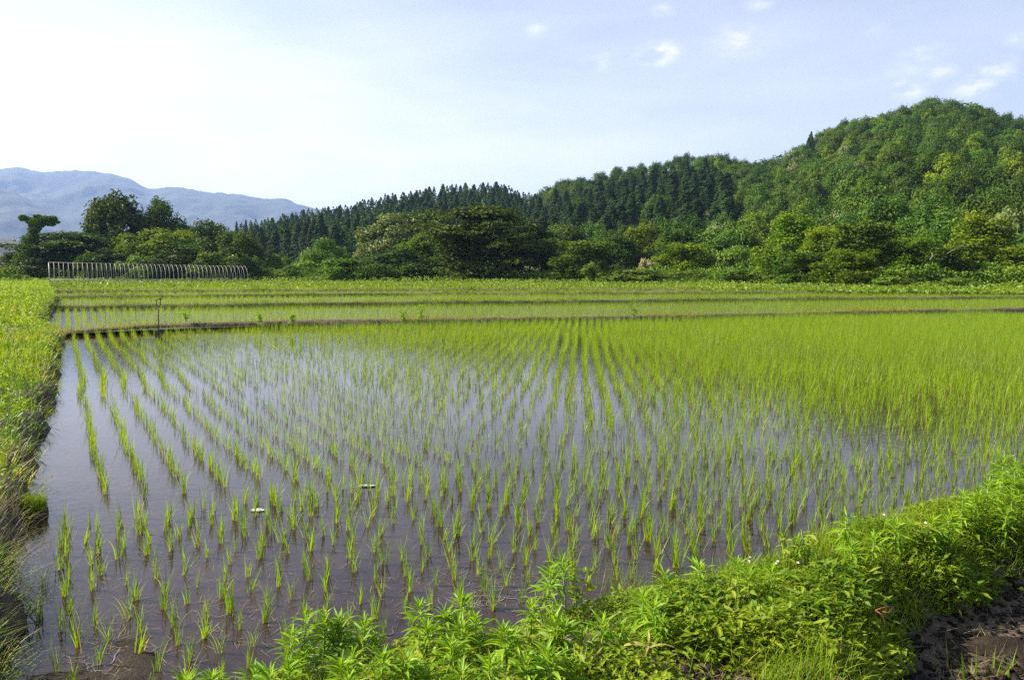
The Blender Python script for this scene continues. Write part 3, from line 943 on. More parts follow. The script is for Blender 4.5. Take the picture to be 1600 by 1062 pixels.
BL, VT, CT, SH = 'broadleaf_tree', 'vine_covered_tree', 'chestnut_tree', 'shrub'
EDGE = [
    # left grove behind the hoop frame
    (BL, T_LAYER[0], 10, 8, 100, 362, 150, 122, 'wide dark tree with flat spreading tiers at the left of the hoop frame grove'),
    (BL, T_ROUND[0], 10, 8, 186, 301, 92, 138, 'tallest rounded tree of the grove behind the hoop frame'),
    (BL, T_ROUND[1], 10, 8, 245, 309, 58, 142, 'tall narrow tree touching the right side of the tallest grove tree'),
    (BL, T_BRIGHT[0], 10, 8, 240, 356, 104, 120, 'lower bright green tree in front of the tallest grove tree'),
    (BL, T_DEEP[0], 10, 8, 322, 345, 100, 134, 'dark rounded tree right of the two tallest grove trees'),
    (BL, T_ROUND[2], 10, 8, 372, 362, 62, 126, 'green tree at the right end of the grove behind the hoop frame'),
    (BL, T_ROUND[0], 10, 8, 285, 375, 80, 118, 'mid green tree above the middle of the hoop frame'),
    (BL, T_DEEP[1], 10, 8, 150, 372, 70, 130, 'small dark tree between the tiered tree and the tallest grove tree'),
    (BL, T_DEEP[1], 10, 8, 40, 385, 60, 126, 'dark low tree at the very left edge of the grove'),
    (SH, T_BUSH[1], 3, 3.6, 136, 392, 42, 112, 'pale grey-green shrub just behind the hoop frame'),
    (SH, T_BUSH[0], 3, 3.6, 330, 392, 60, 112, 'leafy green shrub behind the right half of the hoop frame'),
    (SH, T_BUSH[1], 3, 3.6, 222, 396, 60, 112, 'dark green shrub behind the middle of the hoop frame'),
    (SH, T_BUSH[0], 3, 3.6, 30, 427, 34, 84, 'small bright round bush on the track left of the hoop frame'),
    (SH, T_BUSH[1], 3, 3.6, 398, 400, 34, 120, 'bush at the foot of the grove, right of the hoop frame'),
    (SH, T_BUSH[0], 3, 3.6, 428, 396, 36, 126, 'rounded green bush below the dark cedars, left of the pale trees'),
    (SH, T_BUSH[1], 3, 3.6, 455, 410, 36, 118, 'low pale bush between the hoop frame and the dense round bush'),
    (VT, T_VINE[2], 7, 6, 1820, 372, 120, 72, 'vine-covered tree well beyond the right edge of the photo'),
    (VT, T_VINE[0], 7, 6, 1930, 366, 130, 72, 'farthest vine-covered tree beyond the right edge of the photo'),
    (BL, T_DEEP[0], 10, 8, 10, 398, 70, 150, 'dark tree behind the ivy-clad trunk at the left edge of the photo'),
    (BL, T_DEEP[1], 10, 8, 108, 384, 120, 146, 'dark tree filling the gap behind the wide tiered tree'),
    (BL, T_ROUND[1], 10, 8, 345, 352, 90, 146, 'rounded green tree behind the right end of the grove'),
    (BL, T_ROUND[2], 10, 8, 285, 350, 80, 144, 'leafy tree filling the grove right of the tall narrow tree'),
    (BL, T_DEEP[1], 10, 8, 75, 396, 80, 117, 'dark leafy mass at the ground behind the left end of the hoop frame'),
    (BL, T_DEEP[0], 10, 8, 172, 388, 90, 116, 'dark low tree behind the hoop frame, right of the pale shrub'),
    (BL, T_DEEP[1], 10, 8, 268, 390, 90, 115, 'dark low tree behind the middle of the hoop frame'),
    (BL, T_DEEP[0], 10, 8, 352, 386, 80, 117, 'dark low tree behind the right end of the hoop frame'),
    # middle edge of the wood
    (BL, T_UMB[0], 6, 7, 505, 372, 66, 124, 'pale leafy tree standing in front of the cedar plantation'),
    (SH, T_BUSH[0], 3, 3.6, 532, 403, 92, 108, 'large dense round bush at the edge of the far fields'),
    (CT, T_CHEST[0], 10, 8, 612, 333, 98, 134, 'cream flowering chestnut tree at the front of the wood'),
    (BL, T_ROUND[1], 10, 8, 664, 329, 100, 140, 'broad rounded tree right beside the flowering chestnut'),
    (BL, T_DEEP[0], 10, 8, 618, 388, 120, 116, 'low bluish green tree below the flowering chestnut'),
    (BL, T_BRIGHT[1], 10, 8, 665, 365, 80, 124, 'mid green tree between the chestnut and the tiered tree'),
    (BL, T_LAYER[1], 10, 8, 752, 322, 160, 112, 'big tree with drooping leafy tiers in the middle of the wood edge'),
    (BL, T_DEEP[1], 10, 8, 828, 347, 84, 118, 'dark shaded tree right behind the big tiered tree'),
    (BL, T_ROUND[2], 10, 8, 885, 352, 76, 140, 'rounded tree behind the vine-covered tree of the middle edge'),
    (VT, T_VINE[1], 7, 6, 912, 375, 108, 104, 'vine-covered tree with a dark hollow below, right of the shaded tree'),
    (SH, T_BUSH[1], 3, 3.6, 924, 408, 34, 98, 'bright bush in front of the dark hollow of the vine-covered tree'),
    (BL, T_ROUND[0], 10, 8, 965, 362, 70, 134, 'mid green tree behind the pinkish flowering shrub'),
    (BL, T_BRIGHT[0], 10, 8, 1010, 350, 70, 138, 'bright leafy tree above the pinkish flowering shrub'),
    (SH, T_PINK[0], 3, 3, 1014, 403, 34, 100, 'pinkish cream flowering shrub at the wood edge'),
    (SH, T_BUSH[0], 3, 3.6, 1000, 420, 110, 90, 'long low mound of pale weeds and shrubs below the pinkish shrub'),
    (VT, T_VINE[0], 7, 6, 1072, 381, 92, 98, 'vine-covered tree between the pinkish shrub and the umbrella tree'),
    (BL, T_ROUND[1], 10, 8, 1065, 358, 96, 132, 'olive green tree behind the vines left of the umbrella tree'),
    (BL, T_UMB[0], 6, 7, 1156, 384, 90, 96, 'pale umbrella-shaped tree with a rounded dense crown'),
    (SH, T_BUSH[1], 3, 3.6, 1146, 416, 68, 84, 'pale bush below the umbrella-shaped tree'),
    (BL, T_ROUND[2], 10, 8, 1140, 355, 90, 122, 'olive tree rising behind the umbrella-shaped tree'),
    # tangled edge on the right
    (VT, T_VINE[2], 7, 6, 1238, 340, 92, 84, 'tall narrow vine-covered tree right of the umbrella-shaped tree'),
    (VT, T_VINE[0], 7, 6, 1292, 356, 96, 80, 'vine-covered tree second to the right of the umbrella-shaped tree'),
    (VT, T_VINE[1], 7, 6, 1352, 346, 118, 76, 'broad vine-covered tree with yellowish leaves in the right tangle'),
    (VT, T_VINE[2], 7, 6, 1322, 392, 100, 70, 'low vine-smothered tree in front of the broad yellowish one'),
    (VT, T_VINE[0], 7, 6, 1420, 372, 100, 74, 'vine-covered tree left of the pale dead snag'),
    (VT, T_VINE[1], 7, 6, 1478, 384, 92, 72, 'vine-covered tree right of the pale dead snag'),
    (VT, T_VINE[2], 7, 6, 1535, 342, 108, 76, 'tallest vine-covered tree of the right tangle with bare branches above'),
    (VT, T_VINE[0], 7, 6, 1600, 384, 110, 72, 'vine-covered tree cut by the right edge of the photo'),
    (VT, T_VINE[1], 7, 6, 1715, 370, 130, 70, 'vine-covered tree just outside the right edge of the photo'),
    (VT, T_VINE[1], 7, 6, 1252, 392, 80, 76, 'low vine-covered tree at the left end of the right tangle'),
    (SH, T_BUSH[0], 3, 3.6, 1238, 426, 60, 74, 'bush at the foot of the tall narrow vine-covered tree'),
    (SH, T_BUSH[1], 3, 3.6, 1390, 430, 70, 66, 'dark bush at the foot of the broad yellowish vine-covered tree'),
    (SH, T_BUSH[0], 3, 3.6, 1500, 432, 80, 64, 'bush at the foot of the tallest vine-covered tree'),
]
zbuf = np.full((266, 400), 1e9)      # coarse visibility buffer for picking which hill trees can be seen


def stamp(x, y0, y1, w, D, write=True):
    xa, xb = int(np.floor((x - w / 2) / 4)), int(np.ceil((x + w / 2) / 4))
    ya, yb = int(np.floor(y0 / 4)), int(np.ceil(y1 / 4))
    xa, xb, ya, yb = max(xa, 0), min(xb, 400), max(ya, 0), min(yb, 266)
    if xa >= xb or ya >= yb: return 0
    sub = zbuf[ya:yb, xa:xb]
    yy, xx = np.mgrid[ya:yb, xa:xb]
    cx, cy = x / 4, (y0 + y1) / 8
    m = ((xx + .5 - cx) / (w / 8 + .01)) ** 2 + ((yy + .5 - cy) / ((y1 - y0) / 8 + .01)) ** 2 <= 1
    vis = int((m & (sub > D)).sum())
    if write: sub[m & (sub > D)] = D
    return vis


for (kind, meshes, H0, W0_, x, yt, w, D, lab) in EDGE:
    edge_tree(kind, meshes, H0, W0_, x, yt, w, D, lab, 'shrub' if kind == SH else 'tree')
    stamp(x, yt + 3, yt + 1.6 * max(430 - yt, 10), w * .9, D)

# ivy-clad leaning tree with a mushroom-like head at the left of the grove
ro = empty('ivy_tree', (*at_depth(40, 430, 116)[:2], .35))
tag(ro, 'leaning ivy-clad trunk with a flat leafy head at the left end of the grove', 'tree')
ia = Acc()
b0 = np.array(ro.location)
top = at_depth(57, 350, 116) - b0; mid = at_depth(46, 385, 116) - b0
r = np.random.default_rng(5)
for c, rc, n, sq in [(top + [.2, 0, .2], 1.2, 900, .6), (top + [-1.9, 0, .9], .7, 350, .7), (top + [-1.0, .3, .5], .8, 420, .6), (top + [1.2, 0, .7], .9, 450, .6), (top + [2.4, 0, .8], .7, 300, .6), (top + [1.9, .3, .1], .7, 300, .6), (top + [.2, 0, 1.1], .6, 260, .5), (top + [3.1, 0, .3], .4, 160, .5), (top + [-.3, 0, -.6], .9, 500, 1.0), (mid + [.5, 0, 1.2], .9, 600, 1.2), (mid, 1.3, 900, 1.3), (mid * .5 + [-.5, 0, 0], 1.7, 1000, 1.2)]:
    d = unit(r.normal(size=(n, 3)))
    p = c + d * (rc * r.uniform(.4, 1.1, n) ** .6)[:, None] * np.array([1, 1, sq])
    cv = cards(p, .7 * d + [0, 0, .4] + r.normal(0, .5, (n, 3)), .32 * r.uniform(.6, 1.3, n), np.clip(r.normal(.35, .2, n), 0, 1), r)
    ia.add(cv[0], cv[1], **cv[2])
link('crown', ia.mesh('crown', M_TREE), ro)
ia = Acc()
tube(ia, np.array([[0, 0, -.4], mid * .5, mid, top]), [.35, .3, .22, .1], 8)
link('trunk', ia.mesh('trunk', M_BARK, True), ro)

# bare wood showing in the right tangle
def snag(pix, D, rad, label, cat='dead branch', name='dead_branch'):
    P = np.array([at_depth(x, y, D) for x, y in pix[0]])
    base = P[0].copy()
    o = empty(name, base)
    tag(o, label, cat)
    ac = Acc(); tube(ac, P - base, np.linspace(rad, rad * .35, len(P)) * .6, 6)
    link('limb', ac.mesh('limb', M_DEADWOOD, True), o)
    for br in pix[1:]:
        Q = np.array([at_depth(x, y, D) for x, y in br]) - base
        ac = Acc(); tube(ac, Q, np.linspace(rad * .6, rad * .2, len(Q)), 6)
        link('twig', ac.mesh('twig', M_DEADWOOD, True), o)


snag([[(1453, 406), (1457, 400), (1456, 394)], [(1457, 400), (1460, 397)]], 66, .10, 'short pale dead snag poking out of the right tangle', 'dead snag', 'dead_snag')
snag([[(1545, 345), (1562, 338), (1580, 327)], [(1566, 336), (1577, 335)]], 74, .05, 'bare pale branch reaching up above the tallest vine-covered tree')
snag([[(1556, 352), (1570, 355), (1586, 354)], [(1570, 355), (1580, 359)]], 74, .05, 'bare forked branch pointing right below the upper bare branch')
snag([[(1480, 396), (1494, 388), (1512, 379)]], 69, .045, 'thin bare branch slanting across vines right of the dead snag')
snag([[(1224, 398), (1222, 390), (1219, 382)], [(1222, 404), (1234, 403)], [(1232, 412), (1243, 406)]], 78, .04, 'bare twiggy branches low in the tall narrow vine-covered tree')

# undergrowth closing the foot of the wood
n = 56000
x = rng.uniform(-250, 2150, n)
Dw = np.interp(x, [0, 400, 460, 560, 680, 860, 1000, 1100, 1250, 1400, 1700], [112, 118, 116, 108, 112, 104, 96, 90, 80, 70, 66]) + rng.uniform(0, 1, n) ** 1.5 * 14
X = (x - 800) / F * Dw
hh = (.5 + 2.6 * fbm(X * .22, Dw * .22, 197, 3)) * rng.random(n) ** .8
cv = cards(np.stack([X, Dw, .4 + hh], 1), np.array([-.2, -.3, .6]) + rng.normal(0, .6, (n, 3)), rng.uniform(.2, .44, n), np.clip(fbm(X * .35, Dw * .35, 198, 3) * 1.3 - .25 + rng.normal(0, .15, n), 0, 1))
tag(link('undergrowth', make_mesh('undergrowth', cv[0], [cv[1]], M_SHRUB, cv[2])), 'thick undergrowth closing the foot of the wood behind the fields', kind='stuff')

# ---- forest on the hills
C_NARROW = [tree_cedar(300 + i, H=16, R=3.6, taper=.68, ncard=4600, card=.5) for i in range(3)]
C_ROUND = [tree_cedar(320 + i, R=3.4, H=15, taper=.5, ncard=4200) for i in range(2)]
H_BROAD = [tree_broad(340 + i, H=9, W=9, trunk=.06, nclump=32, ncard=5400, card=.38, low=-.3, mat=(M_TREE, M_TREE, M_TREE_D, M_TREE)[i], irregular=.12, flat=.95) for i in range(4)]
H_BRIGHT = [tree_broad(360, H=9, W=8, trunk=.06, nclump=28, ncard=5000, card=.37, flat=.95, low=-.4, mat=M_TREE_B)]
H_CHEST = [tree_broad(370, H=9, W=9, trunk=.06, nclump=24, ncard=3000, card=.5, low=-.3, mat=M_CHEST, blossom=.42)]
H_CREAM = [tree_broad(380, H=9, W=8, trunk=.06, nclump=20, ncard=3000, card=.5, low=-.3, mat=M_CREAM, blossom=.55)]

cands = []          # (D, x, X, Y, Z, kind, H, W)


def in_cedar_b(x, y):
    # dark plantation patch on the flank of the main hill
    top = np.interp(x, [815, 850, 900, 980, 1040, 1100, 1150, 1165], [312, 300, 290, 272, 262, 255, 285, 330])
    bot = np.interp(x, [815, 850, 900, 980, 1040, 1100, 1150, 1165], [362, 368, 366, 362, 352, 350, 340, 330])
    return (815 < x < 1165) and top + 13 < y < bot


def scatter(H, x0, x1, t0, t1, space, pick):
    D = None
    t = t0
    while t < t1:
        # step so that rings are about SPACE apart
        f_, r_ = np.interp(1200 if H is HB else 600, H['xs'], H['F']), np.interp(1200 if H is HB else 600, H['xs'], H['R'])
        x = x0 + rng.uniform(0, 12)
        while x < x1:
            tt = t + rng.uniform(-.4, .4) * space / (r_ - f_)
            X, Y, Z = hill_point(H, x, max(tt, 0.0))
            k = pick(x, float(Y), float(Z))
            if k: cands.append((float(Y), x, float(X), float(Y), float(Z), *k))
            x += space * F / float(Y) * rng.uniform(.75, 1.25)
        t += space / (r_ - f_)


def pick_a(x, D, z):
    if x > 880: return None
    return ('cedar_tree', C_NARROW[rng.integers(3)], 16, 7.2, rng.normal(13.3, .7) * (.9 + .2 * float(fbm(x * .03, D * .05, 333, 3))), rng.uniform(7.0, 9.4))


def pick_b(x, D, z):
    py = float(project(np.array([(x - 800) / F * D, D, z + 7]))[1])
    if x < 850 and D > 300 and py > 318 and rng.random() < .5: return ('cedar_tree', C_NARROW[rng.integers(3)], 16, 7.8, rng.normal(10, 1.2), rng.uniform(5.5, 7))
    if in_cedar_b(x, py + 6) and rng.random() < .96:
        return ('cedar_tree', C_ROUND[rng.integers(2)] if rng.random() < .6 else C_NARROW[rng.integers(3)], 15, 6, rng.normal(9.5, .8), rng.uniform(5.5, 7.5))
    if (abs(x - 1268) < 12 and py < 235) : return ('cedar_tree', C_NARROW[0], 16, 7.8, 9.5, 5.0)
    u = rng.random()
    low = py > 330
    if u < (.07 if low else .02): return ('chestnut_tree', H_CHEST[0], 9, 9, rng.uniform(7.5, 10), rng.uniform(8, 11))
    if u < (.30 if low else .12): return ('broadleaf_tree', H_BRIGHT[0], 9, 8, rng.uniform(7, 9.5), rng.uniform(7, 10))
    return ('broadleaf_tree', H_BROAD[rng.integers(4)], 9, 9, rng.uniform(7, 9.5), rng.uniform(7.5, 11))


scatter(HA, 372, 880, .02, 1.16, 3.9, pick_a)
scatter(HB, 800, 2080, .0, 1.04, 8.6, pick_b)
# hand-picked ones that stand out
for (x, yt, w, D, kind, mesh, H0, W0_) in [(1260, 320, 34, 205, 'chestnut_tree', H_CREAM[0], 9, 8), (1298, 312, 36, 215, 'chestnut_tree', H_CHEST[0], 9, 9), (1420, 310, 50, 190, 'chestnut_tree', H_CHEST[0], 9, 9),
                                           (1190, 258, 28, 300, 'chestnut_tree', H_CHEST[0], 9, 9), (1408, 295, 30, 240, 'chestnut_tree', H_CHEST[0], 9, 9), (1215, 352, 26, 120, 'chestnut_tree', H_CREAM[0], 9, 8),
                                           (1036, 312, 32, 200, 'cedar_tree', C_NARROW[1], 16, 7.8), (1385, 226, 28, 262, 'cedar_tree', C_NARROW[2], 16, 7.8), (1418, 198, 30, 285, 'cedar_tree', C_NARROW[0], 16, 7.8),
                                           (368, 346, 14, 330, 'cedar_tree', C_NARROW[0], 16, 7.8), (384, 344, 16, 330, 'cedar_tree', C_NARROW[1], 16, 7.8),
                                           (1268, 206, 20, 318, 'cedar_tree', C_NARROW[0], 16, 7.8), (1278, 210, 16, 316, 'cedar_tree', C_NARROW[2], 16, 7.8)]:
    p = at_depth(x, yt, D)
    h = {'cedar_tree': 12, 'chestnut_tree': 9}[kind]
    cands.append((D, x, p[0], D, p[2] - h, kind, mesh, H0, W0_, h, w * D / F))

cands.sort(key=lambda c: c[0])
seen = []
for c in cands:
    D, x, X, Y, Z, kind, mesh, H0, W0_, h, w = c
    px, py, _ = project(np.array([X, Y, Z + h])); _, pb, _ = project(np.array([X, Y, Z]))
    v = stamp(float(px), float(py), float(py + (pb - py) * 1.15), w * F / D * .9, D)
    seen.append((v, c))
seen.sort(key=lambda s: -s[0])
count = {}
rest = []
ZONES = []


def hill_label(kind, x, py):
    if kind == 'cedar_tree':
        if x < 890: return 'dark pointed cedar in the plantation on the low front ridge', 'cedars of the front ridge plantation'
        if in_cedar_b(x, py + 10): return 'dark rounded cedar in the plantation patch on the flank of the big hill', 'cedars on the flank of the big hill'
        return 'single dark pointed conifer among the leafy trees of the big hill', 'lone conifers on the big hill'
    if kind == 'chestnut_tree': return 'pale cream flowering tree among the green crowns of the big hill', 'flowering trees on the big hill'
    if py < 215: return 'rounded leafy crown in the wood on the summit of the big hill', 'summit trees of the big hill'
    if x < 1180: return 'rounded leafy crown in the wood on the left shoulder of the big hill', 'trees on the left shoulder of the big hill'
    if py < 310: return 'rounded leafy crown in the wood on the upper slope of the big hill', 'trees on the upper slope of the big hill'
    return 'leafy crown on the lower slope of the big hill, behind the tangled edge', 'trees on the lower slope of the big hill'


MARKS = [(395, 'right end of the hoop frame'), (432, 'rounded green bush by the grove'), (505, 'pale leafy tree'), (545, 'dense round bush'), (612, 'flowering chestnut at the edge'), (664, 'rounded tree beside the chestnut'),
         (720, 'left half of the big tiered tree'), (780, 'right half of the big tiered tree'), (828, 'dark shaded tree'), (885, 'left side of the hollow vine tree'), (930, 'right side of the hollow vine tree'), (970, 'gap before the pinkish shrub'), (1014, 'pinkish shrub'),
         (1072, 'vines left of the umbrella tree'), (1115, 'left rim of the umbrella tree'), (1156, 'umbrella-shaped tree'), (1195, 'right rim of the umbrella tree'), (1238, 'tall narrow vine tree'), (1292, 'second vine tree'), (1352, 'broad yellowish vine tree'), (1400, 'dip left of the snag'),
         (1455, 'pale dead snag'), (1500, 'gap right of the snag'), (1535, 'bare branches'), (1580, 'last vine tree at the right')]
ORD = 'first second third fourth fifth sixth seventh eighth ninth tenth eleventh twelfth'.split() + [f'{k}{"th" if k % 100 < 21 else {1: "st", 2: "nd", 3: "rd"}.get(k % 10, "th")}' for k in range(13, 90)]
picked = {}
for v, c in seen:
    D, x, X, Y, Z, kind, mesh, H0, W0_, h, w = c
    if v < 3 or count.get(kind, 0) >= 295 or (x > 1612):
        if v >= 1 or x > 1600: rest.append(c)
        continue
    count[kind] = count.get(kind, 0) + 1
    mk = min(MARKS, key=lambda m: abs(m[0] - x))[1]
    picked.setdefault((kind, mk), []).append(c)
for (kind, mk), lst in picked.items():
    lst.sort(key=lambda c: -float(project(np.array([c[2], c[3], c[4] + c[9]]))[1]))
    for k_, c in enumerate(lst):
        D, x, X, Y, Z, kind, mesh, H0, W0_, h, w = c
        _, py, _ = project(np.array([X, Y, Z + h]))
        what = {'cedar_tree': 'dark cedar', 'chestnut_tree': 'pale flowering tree', 'broadleaf_tree': 'green leafy crown'}[kind]
        lab = (f'{ORD[k_]} {what} up the slope above the {mk}' if len(lst) > 1 else f'only {what} on the slope above the {mk}')
        o = link(kind, mesh[0])
        o.location = (X, Y, Z); o.scale = (w / W0_, w / W0_, h / H0); o.rotation_euler = (rng.normal(0, .025), rng.normal(0, .025), rng.uniform(0, 6.28))
        tag(o, lab, 'tree', hill_label(kind, x, float(py))[1])
print('hill trees', count, 'rest', len(rest))
# what is left of the wood (hardly seen, or off to the side) stays one mass
if rest:
    acc = Acc()
    for c in [q for q in rest if q[1] <= 1612][:380] + [q for q in rest if q[1] > 1612]:
        D, x, X, Y, Z, kind, mesh, H0, W0_, h, w = c
        n = 190
        d = unit(rng.normal(size=(n, 3)))
        k = np.array([w * .5, w * .5, h * .5])
        if kind == 'cedar_tree':
            zz = rng.random(n); rr = (1 - zz) ** .8 * w * .5; th = rng.uniform(0, 6.28, n)
            p = np.stack([X + rr * np.cos(th), Y + rr * np.sin(th), Z + zz * h], 1); d = np.stack([np.cos(th), np.sin(th), np.full(n, .3)], 1)
        else:
            p = np.array([X, Y, Z + h * .55]) + d * k * rng.uniform(.6, 1, n)[:, None]
        cv = cards(p, d + [0, 0, .5] + rng.normal(0, .4, (n, 3)), 1.0 * rng.uniform(.6, 1.3, n), np.clip(rng.uniform(.1, .7) + rng.normal(0, .15, n), 0, 1))
        acc.add(cv[0], cv[1], **cv[2])
    tag(link('woods', acc.mesh('woods', M_TREE_D)), 'dense mass of further trees filling the gaps of the hill wood', kind='stuff')

# ------------------------------------------------------------------ haze
hz, nt, bs, out = new_mat('haze')
nt.nodes.remove(bs)
pv = N(nt, 'ShaderNodeVolumePrincipled')
pv.inputs['Color'].default_value = (.37, .54, 1.0, 1)
pv.inputs['Density'].default_value = 1.1e-4
pv.inputs['Anisotropy'].default_value = .15
nt.links.new(pv.outputs[0], out.inputs['Volume'])
hz.cycles.homogeneous_volume = True
hb = Acc(); box(hb, (0, 4600, 398), (16000, 11000, 802))
tag(link('haze', hb.mesh('haze', hz)), kind='stuff')

# ------------------------------------------------------------------ rice
def rice_mesh(seed, nb, K, Lm, mat, spread=.30, name='rice_plant'):
    r = np.random.default_rng(seed)
    base = np.stack([r.normal(0, .011, nb), r.normal(0, .011, nb), np.full(nb, -.02)], 1)
    lean = np.abs(r.normal(0, spread * .55, nb)) + .02
    V, Q, A = blades(base, r.uniform(0, 6.28, nb), lean, Lm * r.uniform(.55, 1.12, nb), r.uniform(.005, .0085, nb), np.abs(r.normal(.3, .5, nb)), K, r=r)
    drop = r.random(nb) < .14
    return make_mesh(name, V, [Q], mat, A)


def rice_mass(P, size, nb, K, width, mat, name, label, lean_s=.17, seed=1):
    r = np.random.default_rng(seed)
    n = len(P)
    base = np.repeat(P, nb, 0) + np.concatenate([r.normal(0, .012 + width, (n * nb, 2)), np.full((n * nb, 1), -.02)], 1)
    m = n * nb
    sz = np.repeat(size, nb)
    V, Q, A = blades(base, r.uniform(0, 6.28, m), np.abs(r.normal(0, lean_s, m)) + .02, sz * r.uniform(.6, 1.12, m), (.006 + width * .25) * r.uniform(.8, 1.25, m) , np.abs(r.normal(.22, .3, m)), K, r=r)
    return tag(link(name, make_mesh(name, V, [Q], mat, A)), label, kind='stuff')


def lattice(o, d, s_row, s_in, na, nb):
    """rows along d, s_row apart; returns points"""
    d = np.asarray(d) / np.linalg.norm(d); p = np.array([d[1], -d[0]])
    i, j = np.meshgrid(np.arange(*na), np.arange(*nb))
    i = i.ravel(); j = j.ravel()
    wob = (fbm(i * .08 + 9, j // 6 * 1.7, 111, 2) - .5) * .16
    ph = (np.sin(j * 12.9898) * 43758.5453) % 1.0
    st = (i + .25 * (j % 2) + 0 * ph)
    P = np.asarray(o)[None] + st[:, None] * s_in * d[None] + (j * s_row + wob)[:, None] * p[None]
    return P + rng.normal(0, .012, P.shape), i, j


def ab(P):
    d = P - C0[None]
    return d @ VV, d @ U


farpoly = LP[0][:, :2]


def far_limit(P, line):      # y of the levee line at the same x
    return np.interp(P[:, 0], line[:, 0], line[:, 1])


def in_view(P, pad=60, ymax=1120, z=0.0):
    x, y, d = project(np.c_[P, np.full(len(P), z + .12)])
    return (x > -pad - 260) & (x < 1600 + pad + 520) & (y < ymax + 60) & (P[:, 1] > .5)


def left_limit(P, z=0):
    """x of the left bank edge at the same y"""
    return np.interp(P[:, 1], LE[:, 1], LE[:, 0])


MAIN_D = np.array([105 / F, 1.0])
allP = []      # x, y, zone, row, place in row
# headland along the near bank: rows parallel to the bank
Pn, i, j = lattice(C0 - .03 * U, VV, -.225, .155, (-1, 320), (0, 13))
a_, b_ = ab(Pn)
k = (b_ < 2.75) & (a_ > -.12)
allP.append(np.c_[Pn[k], np.zeros(k.sum()), j[k]])
# headland along the left bank
Pl, i, j = lattice(C0 + .26 * VV, U, .295, .15, (0, 165), (0, 13))
a_, b_ = ab(Pl)
k = (b_ >= 2.9) & (a_ < 3.9)
allP.append(np.c_[Pl[k], np.ones(k.sum()), j[k]])
# main planting
Pm, i, j = lattice(np.array([-16, 3.0]), MAIN_D, .24, .138, (0, 230), (0, 300))
a_, b_ = ab(Pm)
k = (b_ >= 2.9) & (a_ >= 4.05)
allP.append(np.c_[Pm[k], np.full(k.sum(), 2), j[k]])
A_ = np.concatenate(allP)
Pm, zone, rowj = A_[:, :2], A_[:, 2], A_[:, 3].astype(int)
mid = np.exp(-((ab(Pm)[0] - 5.2) / 2.2) ** 2)
Pm = Pm + rng.normal(0, 1, Pm.shape) * (.012 + .035 * mid)[:, None] * (zone == 2)[:, None]
a_, b_ = ab(Pm)
ok = in_view(Pm) & (Pm[:, 1] < far_limit(Pm, farpoly) - .12) & (Pm[:, 0] > left_limit(Pm) + .16)
s_, q_ = bank_sq(Pm[:, 0], Pm[:, 1])
ok &= q_ < -.02
gapn = fbm(Pm[:, 0] * .7, Pm[:, 1] * .35, 131, 3)
rich = np.clip((a_ - 5) / 9, 0, 1)
drop = rng.random(len(Pm)) < np.where(zone == 1, np.where(gapn < .38, .4, .04), np.where(zone == 0, .08, .08 * (1 - rich)))
# missing hills in the near left corner
ok &= ~drop
Pm, zone, rowj, a_, b_, rich = Pm[ok], zone[ok], rowj[ok], a_[ok], b_[ok], rich[ok]
# towards the right the clumps have tillered and close up
ex = (rng.random(len(Pm)) < rich * 1.1) & (np.hypot(Pm[:, 0], Pm[:, 1]) > 7.5)
Pm = np.concatenate([Pm, Pm[ex] + rng.normal(0, .045, (int(ex.sum()), 2))])
zone, rowj, a_, b_, rich = [np.concatenate([v, v[ex]]) for v in (zone, rowj, a_, b_, rich)]
vig = .55 + .75 * fbm(Pm[:, 0] * .55, Pm[:, 1] * .3, 141, 3)
size = (.235 + .11 * rich) * vig * rng.uniform(.8, 1.2, len(Pm))
px, py, dd = project(np.c_[Pm, np.full(len(Pm), .1)])
show = (px > -5) & (px < 1605) & (py < 1075)
order = np.argsort(np.where(show, dd, 1e9))
near = np.zeros(len(Pm), bool); near[order[:298]] = True
RICE = [rice_mesh(400 + i, 11 + 3 * (i % 4), 5, .235, M_RICE if i % 3 else M_RICE2, .24) for i in range(12)]
RG = {0: 'rice clumps along the near bank', 1: 'rice clumps along the left bank', 2: 'rice clumps in the middle of the field'}
TENS = 'first second third fourth fifth sixth seventh eighth ninth tenth eleventh twelfth'.split()


def nth(i):
    if i <= 12: return TENS[i - 1]
    return str(i) + ('th' if 10 <= i % 100 <= 20 else {1: 'st', 2: 'nd', 3: 'rd'}.get(i % 10, 'th'))


RLAB = {}
for zn in (0, 1, 2):
    rr = sorted({int(v) for v in rowj[(zone == zn) & near]})
    for ri, v in enumerate(rr):
        ids = np.nonzero((zone == zn) & (rowj == v) & show)[0]
        ids = ids[np.argsort(px[ids] if zn == 0 else dd[ids])]
        for k_, n_ in enumerate(ids):
            RLAB[n_] = (f'rice clump, {nth(k_ + 1)} from the left in the {nth(ri + 1)} row out from the near bank', f'rice clump, {nth(k_ + 1)} from the near end of the {nth(ri + 1)} row beside the left bank',
                        f'rice clump, {nth(k_ + 1)} from the near end of the {nth(ri + 1)} straight row from the left')[zn]
for n_ in np.nonzero(near)[0]:
    o = link('rice_plant', RICE[rng.integers(12)])
    o.location = (*Pm[n_], 0)
    s__ = size[n_] / .235
    wsc = s__ * rng.uniform(.75, 1.15)
    o.scale = (wsc, wsc, s__); o.rotation_euler = (rng.normal(0, .06), rng.normal(0, .06), rng.uniform(0, 6.28))
    tag(o, RLAB[n_], 'rice plant', RG[int(zone[n_])])
far_ = ~near
P3 = np.c_[Pm, np.zeros(len(Pm))]
blu = fbm(Pm[:, 0] * 1.1, Pm[:, 1] * .5, 151, 3) + rng.normal(0, .12, len(Pm)) - .18 * rich
bl = blu > .56
d1, d2 = dd < 8, dd >= 14
